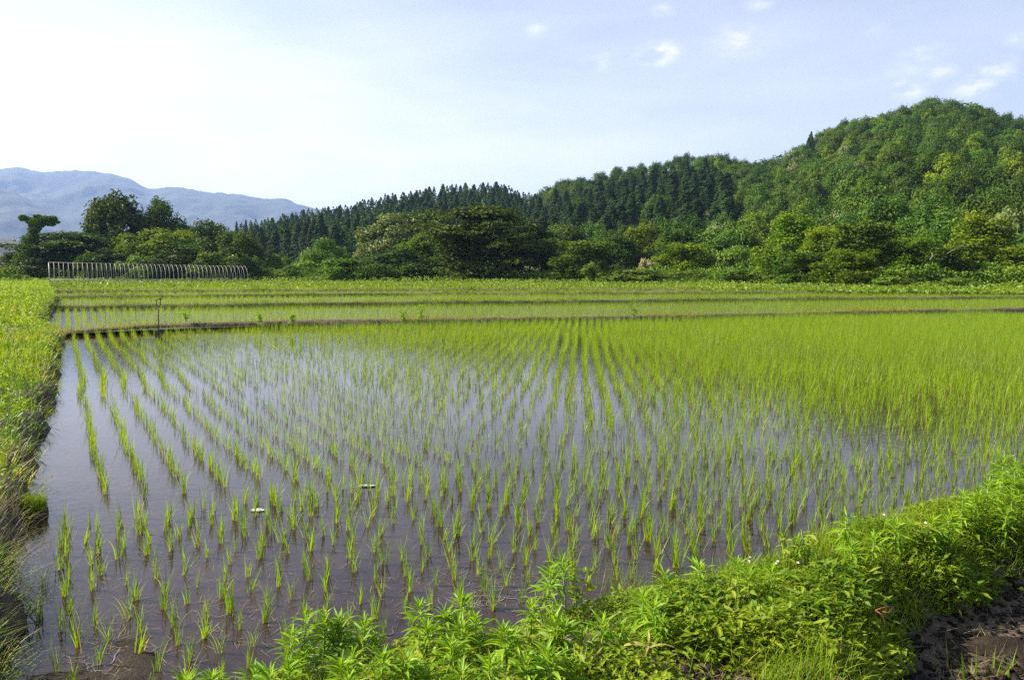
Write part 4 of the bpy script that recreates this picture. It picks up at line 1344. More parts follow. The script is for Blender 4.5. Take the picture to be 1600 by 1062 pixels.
for nm, sel, nb, K, wd, mt, lab in (('rice_stand', far_ & d1 & ~bl, 12, 3, 0.0, M_RICE, 'rows of young rice in the nearer water of the flooded field'), ('rice_stand', far_ & d1 & bl, 9, 3, 0.0, M_RICE2, 'thinner bluish young rice among the nearer rows'),
                                ('rice_stand', far_ & ~d1 & ~d2 & ~bl, 7, 2, .006, M_RICE, 'rows of young rice in the middle distance of the flooded field'), ('rice_stand', far_ & d2 & ~bl, 8, 1, .008, M_RICE, 'dense carpet of young rice across the far part of the flooded field'),
                                ('rice_stand', far_ & ~d1 & bl, 6, 2, .004, M_RICE2, 'thin bluish rice scattered through the far part of the flooded field')):
    if sel.sum(): rice_mass(P3[sel], size[sel], nb, K, wd, mt, nm, lab, seed=int(sel.sum()) + K)
print('rice hills', len(Pm))

for k in range(4):
    row, inn, nb, K, wd, sz = [(.31, .20, 8, 1, .015, .26), (.32, .26, 6, 1, .028, .29), (.45, .42, 6, 1, .05, .30), (.55, .5, 6, 1, .08, .34)][k]
    lo, hi = LP[k][:, :2], LP[k + 1][:, :2]
    Pq, i, j = lattice(np.array([-40.0, -30.0]), U if k == 0 else np.array([-.30, .95]), row, inn, (0, int(190 / inn)), (0, int(150 / row)))
    ok = in_view(Pq, 40) & (Pq[:, 1] > far_limit(Pq, lo) + .55) & (Pq[:, 1] < far_limit(Pq, hi) + .05) & (Pq[:, 0] > left_limit(Pq) + .2)
    Pq = Pq[ok] + rng.normal(0, [.02, .05, .15, .2][k], (int(ok.sum()), 2))
    xl = Pq[:, 0] - left_limit(Pq)
    thin = (rng.random(len(Pq)) < .25) & (xl < 5)
    Pq = Pq[~thin]
    vg = .75 + .5 * fbm(Pq[:, 0] * .3, Pq[:, 1] * .2, 160 + k, 2)
    rice_mass(np.c_[Pq, np.full(len(Pq), LEV[k + 1])], sz * vg, nb, K, wd, M_RICE, 'rice_stand', ('rice rows in the second terrace beyond the first levee', 'rice rows in the third terrace', 'rice rows in the fourth terrace', 'rice rows in the farthest narrow terrace')[k], seed=170 + k)
    print('terrace', k, len(Pq))

# ------------------------------------------------------------------ grass on levees, margin and banks
for k, (c, nrm, wid, h, z0) in enumerate(LEVEE):
    dens = [420, 260, 150, 90, 60][k]
    seg = np.linalg.norm(np.diff(c[:, :2], axis=0), axis=1)
    tot = seg.sum(); n = int(tot * dens)
    s_ = rng.uniform(0, len(c) - 1.001, n); i0 = s_.astype(int); f_ = s_ - i0
    P = c[i0, :2] * (1 - f_)[:, None] + c[i0 + 1, :2] * f_[:, None]
    q = rng.uniform(-.02, 1.0, n)
    P = P + nrm[i0] * (q * wid)[:, None]
    zq = z0 + h * ((1 - .5 * np.clip(1 - s_ * np.linalg.norm(c[1, :2] - c[0, :2]) / 7, 0, 1)) if k == 0 else 1.0) * np.interp(q, [-.02, .05, .14, .3, .5, .68, .85, 1.05], [-.02, .35, .8, 1.0, .97, .9, .45, .1]) - .03
    dn = fbm(P[:, 0] * .5, P[:, 1] * .5, 180 + k, 3)
    keep = in_view(P, 40, z=z0) & (dn + rng.normal(0, .10, n) > np.where(q > .14, .22, .36 if k == 0 else .15))
    P, zq, q, dn = P[keep], zq[keep], q[keep], dn[keep]
    m = len(P)
    ln = (.05 + .17 * np.clip(dn - .32, 0, 1) * 2) * rng.uniform(.5, 1.4, m) * [1, 1.3, 1.6, 1.8, 2.0][k]
    V, Qd, A = blades(np.c_[P, zq], rng.uniform(0, 6.28, m), np.abs(rng.normal(.25, .3, m)), ln, np.full(m, [.011, .018, .03, .045, .06][k]), rng.normal(.5, .5, m), 2)
    tag(link('grass', make_mesh('grass', V, [Qd], M_STRAWGRASS if k == 0 else M_GRASS, A)), 'short grass growing along the levee', kind='stuff')

# weeds on the meadow margin between fields and wood
n = 46000
x = rng.uniform(-250, 2100, n)
yy = rng.uniform(0, 1, n) ** 1.3
lx = np.array([p[0] for p in LINES[4]] + [1700]); ly = np.array([p[1] for p in LINES[4]] + [457.5])
ybot = np.interp(x, lx, ly)
dn_ = np.array([at(a1, b1, .5)[1] for a1, b1 in zip([60, 300, 600, 900, 1100, 1300, 1500, 1700], np.interp([60, 300, 600, 900, 1100, 1300, 1500, 1700], lx, ly))])
D0 = np.interp(x, [60, 300, 600, 900, 1100, 1300, 1500, 1700], dn_)
D1 = np.interp(x, [0, 400, 560, 860, 1000, 1100, 1250, 1600], [122, 128, 118, 112, 104, 98, 84, 74])
D1 = np.maximum(D1, D0 + 4)
D = D0 + .5 + (D1 - D0) * yy
X = (x - 800) / F * D
hh = (.15 + .85 * yy ** 1.5) * (.4 + 1.1 * fbm(X * .16, D * .16, 191, 3))
z = LEV[5] + rng.uniform(0, 1, n) * hh
c = np.stack([X, D, z], 1)
cv = cards(c, np.array([0, -.1, .8]) + rng.normal(0, .55, (n, 3)), rng.uniform(.17, .40, n), np.clip(fbm(X * .3, D * .3, 195, 3) + rng.normal(0, .15, n), 0, 1))
tag(link('weeds', make_mesh('weeds', cv[0], [cv[1]], M_MARGIN, cv[2])), 'rough belt of weeds between the far terraces and the wood', kind='stuff')

# left bank grass and weeds
def left_points(n, qmin, qmax, dmax=60, power=1.0):
    s_ = rng.uniform(0, 1, n) ** power * (len(LE) - 1.001)
    i0 = s_.astype(int); f_ = s_ - i0
    P = LE[i0, :2] * (1 - f_)[:, None] + LE[i0 + 1, :2] * f_[:, None]
    w = edge_wob[i0]
    q = qmin + (qmax - qmin) * rng.random(n) ** 1.4
    P = P + LDIR[None] * (q + w)[:, None]
    z = left_h(q, P[:, 0], P[:, 1], np.minimum(LE[i0, 2], .4))
    return P, z, q


P, z, q = left_points(105000, -.02, 8.0, power=1.5)
dn = fbm(P[:, 0] * .8, P[:, 1] * .8, 201, 4)
keep = in_view(P, 30, 1130, z=.3) & ((q > .1) | (rng.random(len(q)) < .5)) & (dn + rng.normal(0, .08, len(q)) > .27)
P, z, q, dn = P[keep], z[keep], q[keep], dn[keep]
m = len(P); dist = P[:, 1]
ln = (.10 + .30 * np.clip(dn - .25, 0, 1)) * rng.uniform(.5, 1.4, m)
ti = np.clip(rng.random(m) * .5 + (fbm(P[:, 0] * .6, P[:, 1] * .6, 204, 3) - .42) * 2.2 + np.where((q < .6) & (dist < 7), .25, 0), 0, 1)
V, Qd, A = blades(np.c_[P, z - .01], np.where(q < .15, rng.normal(.5, .9, m), rng.uniform(0, 6.28, m)), np.abs(rng.normal(.2, .35, m)) + .5 * (q < .12), ln, .005 + .0013 * dist * rng.uniform(.6, 1.2, m), rng.normal(.6, .6, m), 2, tint=ti)
tag(link('grass', make_mesh('grass', V, [Qd], M_GRASS_B, A)), 'lush mixed grass covering the left bank', kind='stuff')
print('left grass', m)
P, z, q = left_points(54000, .1, 7.0, power=1.5)
dn = fbm(P[:, 0] * 1.1, P[:, 1] * 1.1, 211, 4)
keep = in_view(P, 30, 1130, z=.3) & (dn > .5)
P, z, q = P[keep], z[keep], q[keep]
m = len(P); dist = P[:, 1]
dn2 = fbm(P[:, 0] * 1.1, P[:, 1] * 1.1, 211, 4)
V, Qd, A = lances(np.c_[P, z + rng.uniform(.02, .2, m) + np.clip(dn2 - .53, 0, .2) * 1.6 * rng.random(m)], rng.uniform(0, 6.28, m), rng.uniform(-.1, .9, m), (.038 + .0017 * dist) * rng.uniform(.6, 1.4, m), (.013 + .0006 * dist) * rng.uniform(.6, 1.2, m), rng.uniform(0, 1, m), 2)
tag(link('ground_cover', make_mesh('ground_cover', V, [Qd], M_WEED, A)), 'broad-leaved weeds among the grass of the left bank', kind='stuff')
# rank weeds at the far end of the left bank
x = rng.uniform(-40, 78, 16000); yb = rng.uniform(0, 1, 16000) ** .8
D = 20 + 62 * yb
X = (x - 800) / F * D
hh = (.15 + 1.0 * fbm(X * .35, D * .22, 217, 3) ** 1.6) * np.clip((D - 16) / 14, .2, 1.2)
keep = X < left_limit(np.c_[X, D]) - .15
X, D, hh = X[keep], D[keep], hh[keep]; m = len(X)
V, Qd, A = lances(np.c_[X, D, .34 + hh * rng.random(m)], rng.uniform(0, 6.28, m), rng.uniform(-.2, 1.1, m), rng.uniform(.08, .2, m), rng.uniform(.03, .07, m), rng.uniform(0, 1, m), 2, tint=np.clip(fbm(X * .3, D * .3, 219, 3) * 1.4 - .2 + rng.normal(0, .15, m), 0, 1))
tag(link('weeds', make_mesh('weeds', V, [Qd], M_COVER, A)), 'rank tall weeds at the far end of the left bank', kind='stuff')
# dry straw hanging over the edge of the left bank
P, z, q = left_points(4200, .0, .5, power=2.2)
keep = in_view(P, 30, 1130, z=.2) & (fbm(P[:, 0] * 2, P[:, 1] * 2, 215, 3) > .5)
P, z = P[keep], z[keep]; m = len(P)
V, Qd, A = blades(np.c_[P, z], rng.normal(.5, .9, m), rng.uniform(.3, 1.3, m), rng.uniform(.10, .34, m), rng.uniform(.002, .0045, m), rng.uniform(.2, 1.4, m), 4)
tag(link('straw', make_mesh('straw', V, [Qd], M_DRY, A)), 'tangled dry straw over the edge of the left bank', kind='stuff')

# near bank: low ground cover, grass
def bank_points(n, s0, s1, q0, q1):
    s_ = rng.uniform(s0, s1, n); q = rng.uniform(q0, q1, n)
    P = W0[None] + s_[:, None] * WD[None] + q[:, None] * WN[None]
    return P, bank_z(P[:, 0], P[:, 1]), s_, q


P, z, s_, q = bank_points(96000, -2.6, 6.5, .0, 1.7)
dn = fbm(P[:, 0] * 2.4, P[:, 1] * 2.4, 221, 4)
keep = in_view(P, 30, 1130, z=.1) & (z > -.045) & (dn + rng.normal(0, .06, len(q)) - .10 * np.clip(.03 - z, 0, .06) / .06 > .415)
P, z, s_, q, dn = P[keep], z[keep], s_[keep], q[keep], dn[keep]
m = len(P)
hgt = .072 * np.clip((dn - .42) * 6, .06, 1.6) * np.where((q > .5), 1.3, 1)
zz = z + rng.random(m) ** .7 * hgt
big = np.where((q > .45) & (s_ > .6), 1.35, 1.0)
ti = np.clip(rng.random(m) * .7 + (fbm(P[:, 0] * 1.3, P[:, 1] * 1.3, 225, 3) - .45) * 1.2, 0, .99)
V, Qd, A = lances(np.c_[P, zz], rng.uniform(0, 6.28, m), rng.uniform(-.2, .8, m), big * .033 * rng.uniform(.5, 1.8, m), big * .0165 * rng.uniform(.6, 1.3, m), rng.uniform(0, 1, m), 2, tint=ti)
tag(link('ground_cover', make_mesh('ground_cover', V, [Qd], M_COVER, A)), 'low creeping leafy weeds matting the near bank', kind='stuff')
print('cover', m)
P, z, s_, q = bank_points(90000, -2.6, 6.5, -.03, 1.7)
dn = fbm(P[:, 0] * 1.6, P[:, 1] * 1.6, 231, 4)
keep = in_view(P, 30, 1130, z=.1) & (z > -.03) & (dn + rng.normal(0, .08, len(q)) > .47)
P, z, dn = P[keep], z[keep], dn[keep]; m = len(P)
V, Qd, A = blades(np.c_[P, z - .01], rng.uniform(0, 6.28, m), np.abs(rng.normal(.3, .35, m)), rng.uniform(.05, .19, m), rng.uniform(.0025, .006, m), rng.normal(.7, .5, m), 4)
tag(link('grass', make_mesh('grass', V, [Qd], M_GRASS_B, A)), 'fine grass growing through the weeds of the near bank', kind='stuff')
# dry litter and soil crumbs
P, z, s_, q = bank_points(9000, -2.4, 6.5, -.02, 1.7)
keep = in_view(P, 30, 1130, z=.1); P, z = P[keep], z[keep]; m = len(P)
V, Qd, A = blades(np.c_[P, z + .006], rng.uniform(0, 6.28, m), rng.uniform(1.2, 1.55, m), rng.uniform(.03, .16, m), rng.uniform(.0015, .004, m), rng.normal(0, .3, m), 2)
tag(link('straw', make_mesh('straw', V, [Qd], M_DRY, A)), 'dry stalks and litter lying on the near bank', kind='stuff')
cr = Acc()
P, z, s_, q = bank_points(5200, .6, 6.5, .6, 1.6)
for p, z_ in zip(P, np.where(bank_z(P[:, 0], P[:, 1]) > -.06, bank_z(P[:, 0], P[:, 1]), -.075)):
    s__ = rng.uniform(.006, .026) * (1 if rng.random() < .9 else 1.6)
    box(cr, (p[0], p[1], z_ + s__ * .15), (s__, s__ * rng.uniform(.6, 1), s__ * .75), rng.uniform(0, 3), s__ * .14)
tag(link('soil_crumbs', cr.mesh('soil_crumbs', M_MUD, True)), 'dark crumbs and clods of wet soil at the foot of the near bank', kind='stuff')

# paler dry earth where the top of the bank is bare
P, z, s_, q = bank_points(400, 1.6, 6.5, .15, .55)
P, z = P[:46], z[:46]
fl = cards(np.c_[P, z + rng.uniform(.04, .10, len(P))], np.array([-.2, -.5, .8]) + rng.normal(0, .3, (len(P), 3)), rng.uniform(.012, .022, len(P)), rng.random(len(P)), asp=.9)
tag(link('flowers', make_mesh('flowers', fl[0], [fl[1]], M_FLOWER, fl[2])), 'tiny pale violet flowers among the weeds of the near bank', kind='stuff')

# floating straw and scum in the near left corner and along the near bank
n = 900
aa = np.abs(rng.normal(0, 1.0, n)); bb = np.abs(rng.normal(0, 1.6, n)); sw = rng.random(n) < .45
aa, bb = np.where(sw, bb * 2.4, aa), np.where(sw, aa * .45, bb)
P = C0[None] + (aa + .05)[:, None] * VV[None] + (bb + .1)[:, None] * U[None]
V, Qd, A = blades(np.c_[P, np.full(n, .004)], rng.uniform(0, 6.28, n), np.full(n, 1.56), rng.uniform(.02, .11, n), rng.uniform(.0015, .004, n), rng.normal(0, .01, n), 2)
tag(link('straw', make_mesh('straw', V, [Qd], M_DRY, A)), 'bits of straw floating in the near corner of the field', kind='stuff')
fa = Acc()
for _ in range(190):
    cx, cy = (rng.normal(770, 55), rng.normal(928, 22)) if _ < 130 else (rng.normal(690, 30), rng.normal(985, 10))
    if _ > 165: cx, cy = rng.normal(150, 45), rng.normal(1035, 15)
    p = at(cx, cy, .003)[:2]; th = rng.uniform(0, 6.28); L_ = rng.uniform(.05, .2); k_ = rng.normal(0, 6)
    tt = np.linspace(0, L_, 9); hd = th + k_ * tt + rng.uniform(.3, 1.0) * np.sin(tt * rng.uniform(20, 70) + rng.uniform(0, 6))
    pts = np.c_[p[0] + np.cumsum(np.cos(hd)) * L_ / 8, p[1] + np.cumsum(np.sin(hd)) * L_ / 8]
    w = rng.uniform(.0008, .0032) * np.sin(np.linspace(.15, 3.0, 9))
    nn = np.stack([-np.sin(hd), np.cos(hd)], 1) * w[:, None]
    V = np.stack([np.c_[pts - nn, np.full(9, .003)], np.c_[pts + nn, np.full(9, .003)]], 1).reshape(-1, 3)
    b = np.arange(8) * 2
    fa.add(V, np.stack([b, b + 1, b + 3, b + 2], 1))
tag(link('foam', fa.mesh('foam', M_FOAM)), 'pale curls of scum drifting on the water beside the near bank', kind='stuff')


# ------------------------------------------------------------------ tall leafy weeds (one thing each)
leaf_meshes = []
for i in range(6):
    r = np.random.default_rng(500 + i)
    V, Qd, A = lances(np.zeros((1, 3)), np.zeros(1), np.array([.1]), np.array([1.0]), np.array([.14 + .006 * i]), np.array([.55 + .12 * i]), 5, .4, tint=np.array([.15 + .15 * i]), r=r)
    leaf_meshes.append(make_mesh('leaf', V, [Qd], M_WEED, A))


def goldenrod_spec(r, h):
    """stem points and leaves (height, heading, elevation, length) of one shoot"""
    nl = int(34 + h * 60)
    top = np.array([r.normal(0, .05) * h, r.normal(0, .05) * h, h])
    out = []
    for k in range(nl):
        f_ = (k / nl) ** .62
        z = .22 + .78 * f_ ** .85
        hd = k * 2.399 + r.normal(0, .25)
        el = -.15 + 1.35 * f_ ** 1.6 + r.normal(0, .14)
        ln = (.05 + .05 * math.sin(math.pi * min(1, .25 + .6 * f_))) * (1.0 if f_ < .85 else .72) * r.uniform(.8, 1.2)
        out.append((top * z, hd, el, ln))
    return top, out


def goldenrod_joined(seed, h):
    r = np.random.default_rng(seed)
    top, lv = goldenrod_spec(r, h)
    st = Acc(); tube(st, np.array([[0, 0, -.03], top * .5, top]), [.0045, .0035, .002], 6)
    n = len(lv)
    V, Qd, A = lances(np.array([l[0] for l in lv]), np.array([l[1] for l in lv]), np.array([l[2] for l in lv]), np.array([l[3] for l in lv]), np.array([l[3] for l in lv]) * .145, r.uniform(.3, 1.0, n), 4, .4, r=r)
    return st.mesh('stem', M_STEM, True), make_mesh('leaves', V, [Qd], M_WEED, A)


GOLD = [(h, goldenrod_joined(520 + i, h)) for i, h in enumerate([.16, .2, .24, .28, .22, .3])]
def broad_weed(seed, h):
    r = np.random.default_rng(seed)
    st = Acc(); n = 30
    f_ = (np.arange(n) / n) ** .8
    B = np.c_[r.normal(0, .012, n), r.normal(0, .012, n), h * (.15 + .85 * f_)]
    for k in range(3):
        a0 = k * 2.1 + r.uniform(0, 1)
        tube(st, np.array([[0, 0, -.03], [math.cos(a0) * .02, math.sin(a0) * .02, h * .5], [math.cos(a0) * .045, math.sin(a0) * .045, h * .95]]), [.004, .003, .0015], 5)
        B[k::3, :2] += np.outer(f_[k::3], [math.cos(a0) * .045, math.sin(a0) * .045])
    V, Qd, A = lances(B, r.uniform(0, 6.28, n), r.uniform(-.3, .9, n), r.uniform(.03, .065, n), r.uniform(.014, .026, n), r.uniform(.2, 1.0, n), 4, .3, r=r, shape=.9)
    return st.mesh('stem', M_STEM, True), make_mesh('leaves', V, [Qd], M_COVER, A)


BROAD = [(h, broad_weed(560 + i, h)) for i, h in enumerate([.15, .19, .23])]
HEADS = [  # px, py of the head, height, group index
    (467, 960, .22, 0), (503, 962, .22, 0), (531, 966, .20, 0), (569, 969, .2, 0), (653, 944, .22, 1), (694, 956, .2, 1), (725, 935, .2, 1), (666, 979, .2, 1), (700, 1004, .2, 1), (745, 965, .18, 1),
    (853, 885, .26, 2), (887, 874, .28, 2), (837, 921, .22, 2), (856, 941, .22, 2), (794, 988, .2, 1), (837, 976, .2, 2), (881, 976, .2, 2), (534, 1038, .2, 0), (594, 1024, .2, 0), (628, 1032, .2, 0), (765, 1035, .18, 1),
    (815, 1032, .18, 1), (853, 1015, .2, 2), (867, 976, .2, 2), (941, 970, .2, 2), (969, 979, .2, 2), (1004, 931, .2, 3), (1023, 944, .2, 3), (1038, 899, .17, 3), (1092, 885, .17, 3), (1115, 891, .17, 3), (1149, 877, .18, 3),
    (1171, 897, .16, 3), (1206, 891, .15, 3), (1231, 838, .2, 4), (1262, 828, .22, 4), (1247, 842, .18, 4), (1365, 838, .2, 4), (1401, 816, .2, 4), (1459, 811, .22, 4), (1440, 822, .18, 4), (1430, 1050, .0, -1),
    (1506, 773, .28, 5), (1530, 768, .26, 5), (1542, 755, .30, 5), (1567, 716, .34, 5), (1592, 723, .34, 5), (1588, 759, .3, 5), (1612, 735, .34, 5), (1560, 790, .26, 5), (1575, 770, .28, 5), (1598, 790, .26, 5), (1520, 800, .22, 5), (1550, 820, .2, 5), (1590, 822, .2, 5), (1484, 800, .22, 5), (1620, 780, .28, 5),
    (400, 1050, .16, 0), (330, 1056, .14, 0), (480, 1020, .18, 0), (450, 1046, .18, 0), (668, 1052, .16, 1), (720, 1050, .16, 1), (905, 1010, .18, 2), (560, 1000, .2, 0), (1330, 850, .18, 4),
]
hr = np.random.default_rng(88)
for (hx, hy, h, gi) in [q for q in HEADS if 0 <= q[3] <= 3]:
    if hr.random() < .75: HEADS.append((round(hx + hr.normal(0, 26)), round(hy + hr.uniform(4, 34)), round(max(.12, h * hr.uniform(.7, 1.0)), 3), gi))
GL = [('narrow-leaved bright weed shoot in the clump farthest left on the near bank', 'weed shoots at the left end of the near bank'),
      ('narrow-leaved bright weed shoot in the clump beside the drifting scum', 'weed shoots beside the scum'),
      ('narrow-leaved bright weed shoot in the tall clump left of the grassy tuft', 'weed shoots left of the grassy tuft'),
      ('narrow-leaved weed shoot in the row along the water right of the grassy tuft', 'weed shoots right of the grassy tuft'),
      ('narrow-leaved weed shoot beside the drooping tall weed on the near bank', 'weed shoots beside the drooping weed'),
      ('tall narrow-leaved weed shoot in the big thicket where the near bank runs out of the picture', 'weed thicket at the right end of the near bank')]


def bank_base(px, py, h):
    for hh in (h, h * .8, h * .62, h * .45):
        z = .15
        for _ in range(8):
            p = at(px, py, z + hh)
            z = float(bank_z(p[0], p[1]))
        s_, q = bank_sq(p[0], p[1])
        if q > .03 and z > -.02: return np.array([p[0], p[1], z]), hh
    # slide along the view line to the water's edge
    d = ray(px, py)
    for Y_ in np.arange(2.5, 9, .02):
        x_, y_ = d[0] / d[1] * Y_, Y_
        if bank_sq(x_, y_)[1] < .06: break
    z = float(bank_z(x_, y_)); top = CAM_H + d[2] / d[1] * Y_
    return np.array([x_, y_, z]), max(.1, top - z)


n_leafy = 0
GS = [('bright weed shoot', 'leftmost clump on the near bank'), ('bright weed shoot', 'clump beside the drifting scum'), ('bright weed shoot', 'tall clump left of the wispy grass tuft'),
      ('weed shoot', 'row right of the wispy tuft'), ('weed shoot', 'clump around the drooping weed'), ('tall weed shoot', 'thicket at the right bank end')]
WORDS = TENS + [f'{k}{"th" if k < 21 else {1: "st", 2: "nd", 3: "rd"}.get(k % 10, "th")}' for k in range(13, 40)]
WLAB = {}
for gi in range(6):
    for k_, hd_ in enumerate(sorted([q for q in HEADS if q[3] == gi])):
        WLAB[hd_] = f'{WORDS[k_]} weed shoot from the left in the {GS[gi][1]}'
for (hx, hy, h, gi) in HEADS:
    if gi < 0: continue
    p, hh = bank_base(hx, hy, h)
    r = np.random.default_rng(int(hx * 7 + hy))
    root = empty('tall_weed', p, 0)
    tag(root, WLAB[(hx, hy, h, gi)], 'weed', GL[gi][1])
    if gi <= 1 and p[1] < 4.3 and n_leafy < 20:
        n_leafy += 1
        top, lv = goldenrod_spec(r, hh)
        st = Acc(); tube(st, np.array([[0, 0, -.03], top * .5, top]), [.0045, .0035, .002], 6)
        link('stem', st.mesh('stem', M_STEM, True), root)
        for (lp, hd, el, ln) in lv:
            o = link('leaf', leaf_meshes[r.integers(6)], root, lp)
            o.rotation_euler = (r.normal(0, .2), -el, hd)
            o.scale = (ln, ln, ln)
    else:
        GG = BROAD if (gi != 5 and r.random() < .36) else GOLD
        k = int(np.argmin([abs(g[0] - hh) + r.uniform(0, .04) for g in GG]))
        sc_ = hh / GG[k][0]
        root.scale = (min(1.15, max(.8, sc_)),) * 2 + (sc_,)
        root.rotation_euler = (0, 0, r.uniform(0, 6.28))
        link('stem', GG[k][1][0], root)
        tag(link('leaves', GG[k][1][1], root), kind='stuff')

# tall drooping weed
p, hh = bank_base(1322, 808, .27)
root = empty('drooping_weed', p); tag(root, 'tall weed with a whorled top and long drooping lower leaves at the water edge', 'weed')
st = Acc(); tube(st, np.array([[0, 0, -.03], [.005, 0, hh * .5], [0, .005, hh]]), [.006, .005, .003], 6); link('stem', st.mesh('stem', M_STEM, True), root)
r = np.random.default_rng(77)
for k in range(34):
    f_ = (k / 34) ** .6
    o = link('leaf', leaf_meshes[r.integers(6)], root, (0, 0, hh * (.3 + .7 * f_)))
    el = -.9 + 1.9 * f_ ** 2; ln = (.13 if f_ < .75 else .09) * r.uniform(.85, 1.1)
    o.rotation_euler = (0, -el, k * 2.399); o.scale = (ln, ln, ln)

# dock with broad upright leaves
p, _ = bank_base(1090, 925, .10)
root = empty('dock_plant', p); tag(root, 'low plant with broad upright oval leaves on the near bank, under the reddish stalk', 'plant')
r = np.random.default_rng(78)
V, Qd, A = lances(np.zeros((1, 3)), np.zeros(1), np.array([0.0]), np.array([1.0]), np.array([.34]), np.array([.5]), 5, .3, tint=np.array([.4]), r=r, shape=.9)
dm = make_mesh('leaf', V, [Qd], M_COVER, A)
for k in range(12):
    o = link('leaf', dm, root, (r.normal(0, .012), r.normal(0, .012), .0))
    ln = r.uniform(.10, .16); o.rotation_euler = (r.normal(0, .4), -r.uniform(.5, 1.3), k * .9 + r.normal(0, .2)); o.scale = (ln, ln, ln)

# wilted plant with yellow leaves in the lower middle
p, _ = bank_base(1013, 1005, .14)
root = empty('wilted_plant', p); tag(root, 'wilting plant with long yellowed leaves on a brown stem, low on the near bank', 'plant')
st = Acc(); tube(st, np.array([[0, 0, -.02], [.003, 0, .07], [0, 0, .14]]), [.004, .003, .002], 6); link('stem', st.mesh('stem', M_WOODPOLE, True), root)
M_YEL = leaf_mat('yellowed_leaf', (.36, .30, .07), (.42, .36, .12), trans=.35, tgain=(1.1, 1.05, .7))
V, Qd, A = lances(np.zeros((1, 3)), np.zeros(1), np.array([.2]), np.array([1.0]), np.array([.2]), np.array([1.1]), 5, .3, tint=np.array([.4]))
ym = make_mesh('leaf', V, [Qd], M_YEL, A)
for (hd, el, ln, z) in [(3.0, .25, .12, .125), (.15, .2, .14, .12), (3.3, -.1, .13, .06), (1.4, 1.2, .06, .14), (4.4, .3, .07, .13), (5.2, .6, .06, .14), (.6, -.2, .08, .05)]:
    o = link('leaf', ym, root, (0, 0, z)); o.rotation_euler = (0, -el, hd); o.scale = (ln, ln, ln)


# grassy tuft reaching into the water, reddish stalk, other tufts
def tuft(px, py, n, L0, L1, mat, name, label, cat, z=None, spread=.05, K=5, lean=.25, curl=.6, wd=(.0015, .0035), seed=1, zlift=0):
    r = np.random.default_rng(seed)
    p = at(px, py, .08 if z is None else z)
    if z is None: p[2] = float(bank_z(p[0], p[1]))
    base = np.c_[r.normal(0, spread, n), r.normal(0, spread, n), np.full(n, -.02)]
    V, Qd, A = blades(base, r.uniform(0, 6.28, n), np.abs(r.normal(0, lean, n)), r.uniform(L0, L1, n), r.uniform(*wd, n), np.abs(r.normal(0, curl, n)), K, r=r)
    o = link(name, make_mesh(name, V, [Qd], mat, A)); o.location = p
    return tag(o, label, cat)


tuft(968, 905, 150, .12, .34, M_GRASS, 'grass_tuft', 'big wispy yellow-green grass tuft standing at the water edge of the near bank', 'grass tuft', spread=.07, seed=31)
tuft(950, 900, 26, .14, .30, M_DRY, 'dry_tuft', 'straw-coloured dry stalks in the big wispy grass tuft', 'dry grass', spread=.07, seed=32)
tuft(996, 895, 60, .12, .32, M_GRASS_B, 'grass_tuft', 'smaller green grass tuft right beside the big wispy one', 'grass tuft', spread=.05, seed=33)
tuft(1230, 880, 70, .08, .22, M_GRASS_B, 'grass_tuft', 'green grass tuft at the water edge left of the drooping weed', 'grass tuft', spread=.06, seed=34)
tuft(1285, 862, 14, .2, .33, M_DRY, 'dry_tuft', 'pale dry stalks bending over the water by the drooping weed', 'dry grass', spread=.05, seed=35, curl=1.0)
tuft(1468, 815, 26, .12, .26, M_DRY, 'dry_tuft', 'pale dry seed stalks behind the weeds right of the drooping weed', 'dry grass', spread=.07, seed=36)
tuft(1170, 965, 46, .12, .24, M_GRASS_B, 'grass_tuft', 'pale arching grass in the middle of the near bank', 'grass tuft', spread=.05, seed=37, wd=(.004, .008))
tuft(1500, 1058, 18, .10, .2, M_GRASS_B, 'grass_tuft', 'fresh grass blades growing out of the mud at the lower left of the puddle', 'grass tuft', z=-.09, spread=.05, seed=38, wd=(.004, .007))
tuft(1565, 1060, 16, .1, .2, M_GRASS_B, 'grass_tuft', 'fresh grass blades growing at the puddle in the mud', 'grass tuft', z=-.1, spread=.03, seed=39, wd=(.004, .007))
tuft(36, 862, 90, .10, .30, M_DRY, 'dry_tuft', 'brown dead grass clump hanging over the water on the left bank', 'dry grass', z=.12, spread=.10, seed=40, lean=.6, curl=1.2)
tuft(120, 1000, 34, .15, .26, M_GRASS_B, 'grass_tuft', 'grass growing out of the silt in the near left corner', 'grass tuft', z=.0, spread=.09, seed=41)
tuft(185, 985, 20, .08, .18, M_GRASS_B, 'grass_tuft', 'sparse weeds on the silt between two rice rows in the near left corner', 'grass tuft', z=.0, spread=.12, seed=42)

p, _ = bank_base(1065, 930, .05)
rs = Acc(); q_ = [at(1068, 925, .16), at(1052, 890, .22), at(1040, 862, .33), at(1031, 843, .40)]
q_ = np.array(q_); 
tube(rs, q_ - q_[0], [.003, .0026, .002, .0015], 6)
o = link('stalk', rs.mesh('stalk', M_RED, True)); o.location = q_[0]
tag(o, 'thin bare reddish stalk leaning over the water above the broad-leaved plant', 'stalk')
rs = Acc()
o0 = at(1370, 952, .24)
for path in [[(1368, 953, .25), (1378, 949, .27), (1398, 947, .26)], [(1368, 953, .25), (1379, 960, .24), (1383, 972, .20), (1384, 986, .15)], [(1379, 955, .26), (1388, 957, .26), (1397, 948, .26)]]:
    Q = np.array([at(x, y, z) for x, y, z in path])
    tube(rs, Q - o0, [.0035, .003, .0024, .0018][:len(path)], 6)
o = link('dry_vine', rs.mesh('dry_vine', M_RED, True)); o.location = o0
tag(o, 'curled red-brown dry stem lying on the face of the near bank above the mud', 'dry stem')

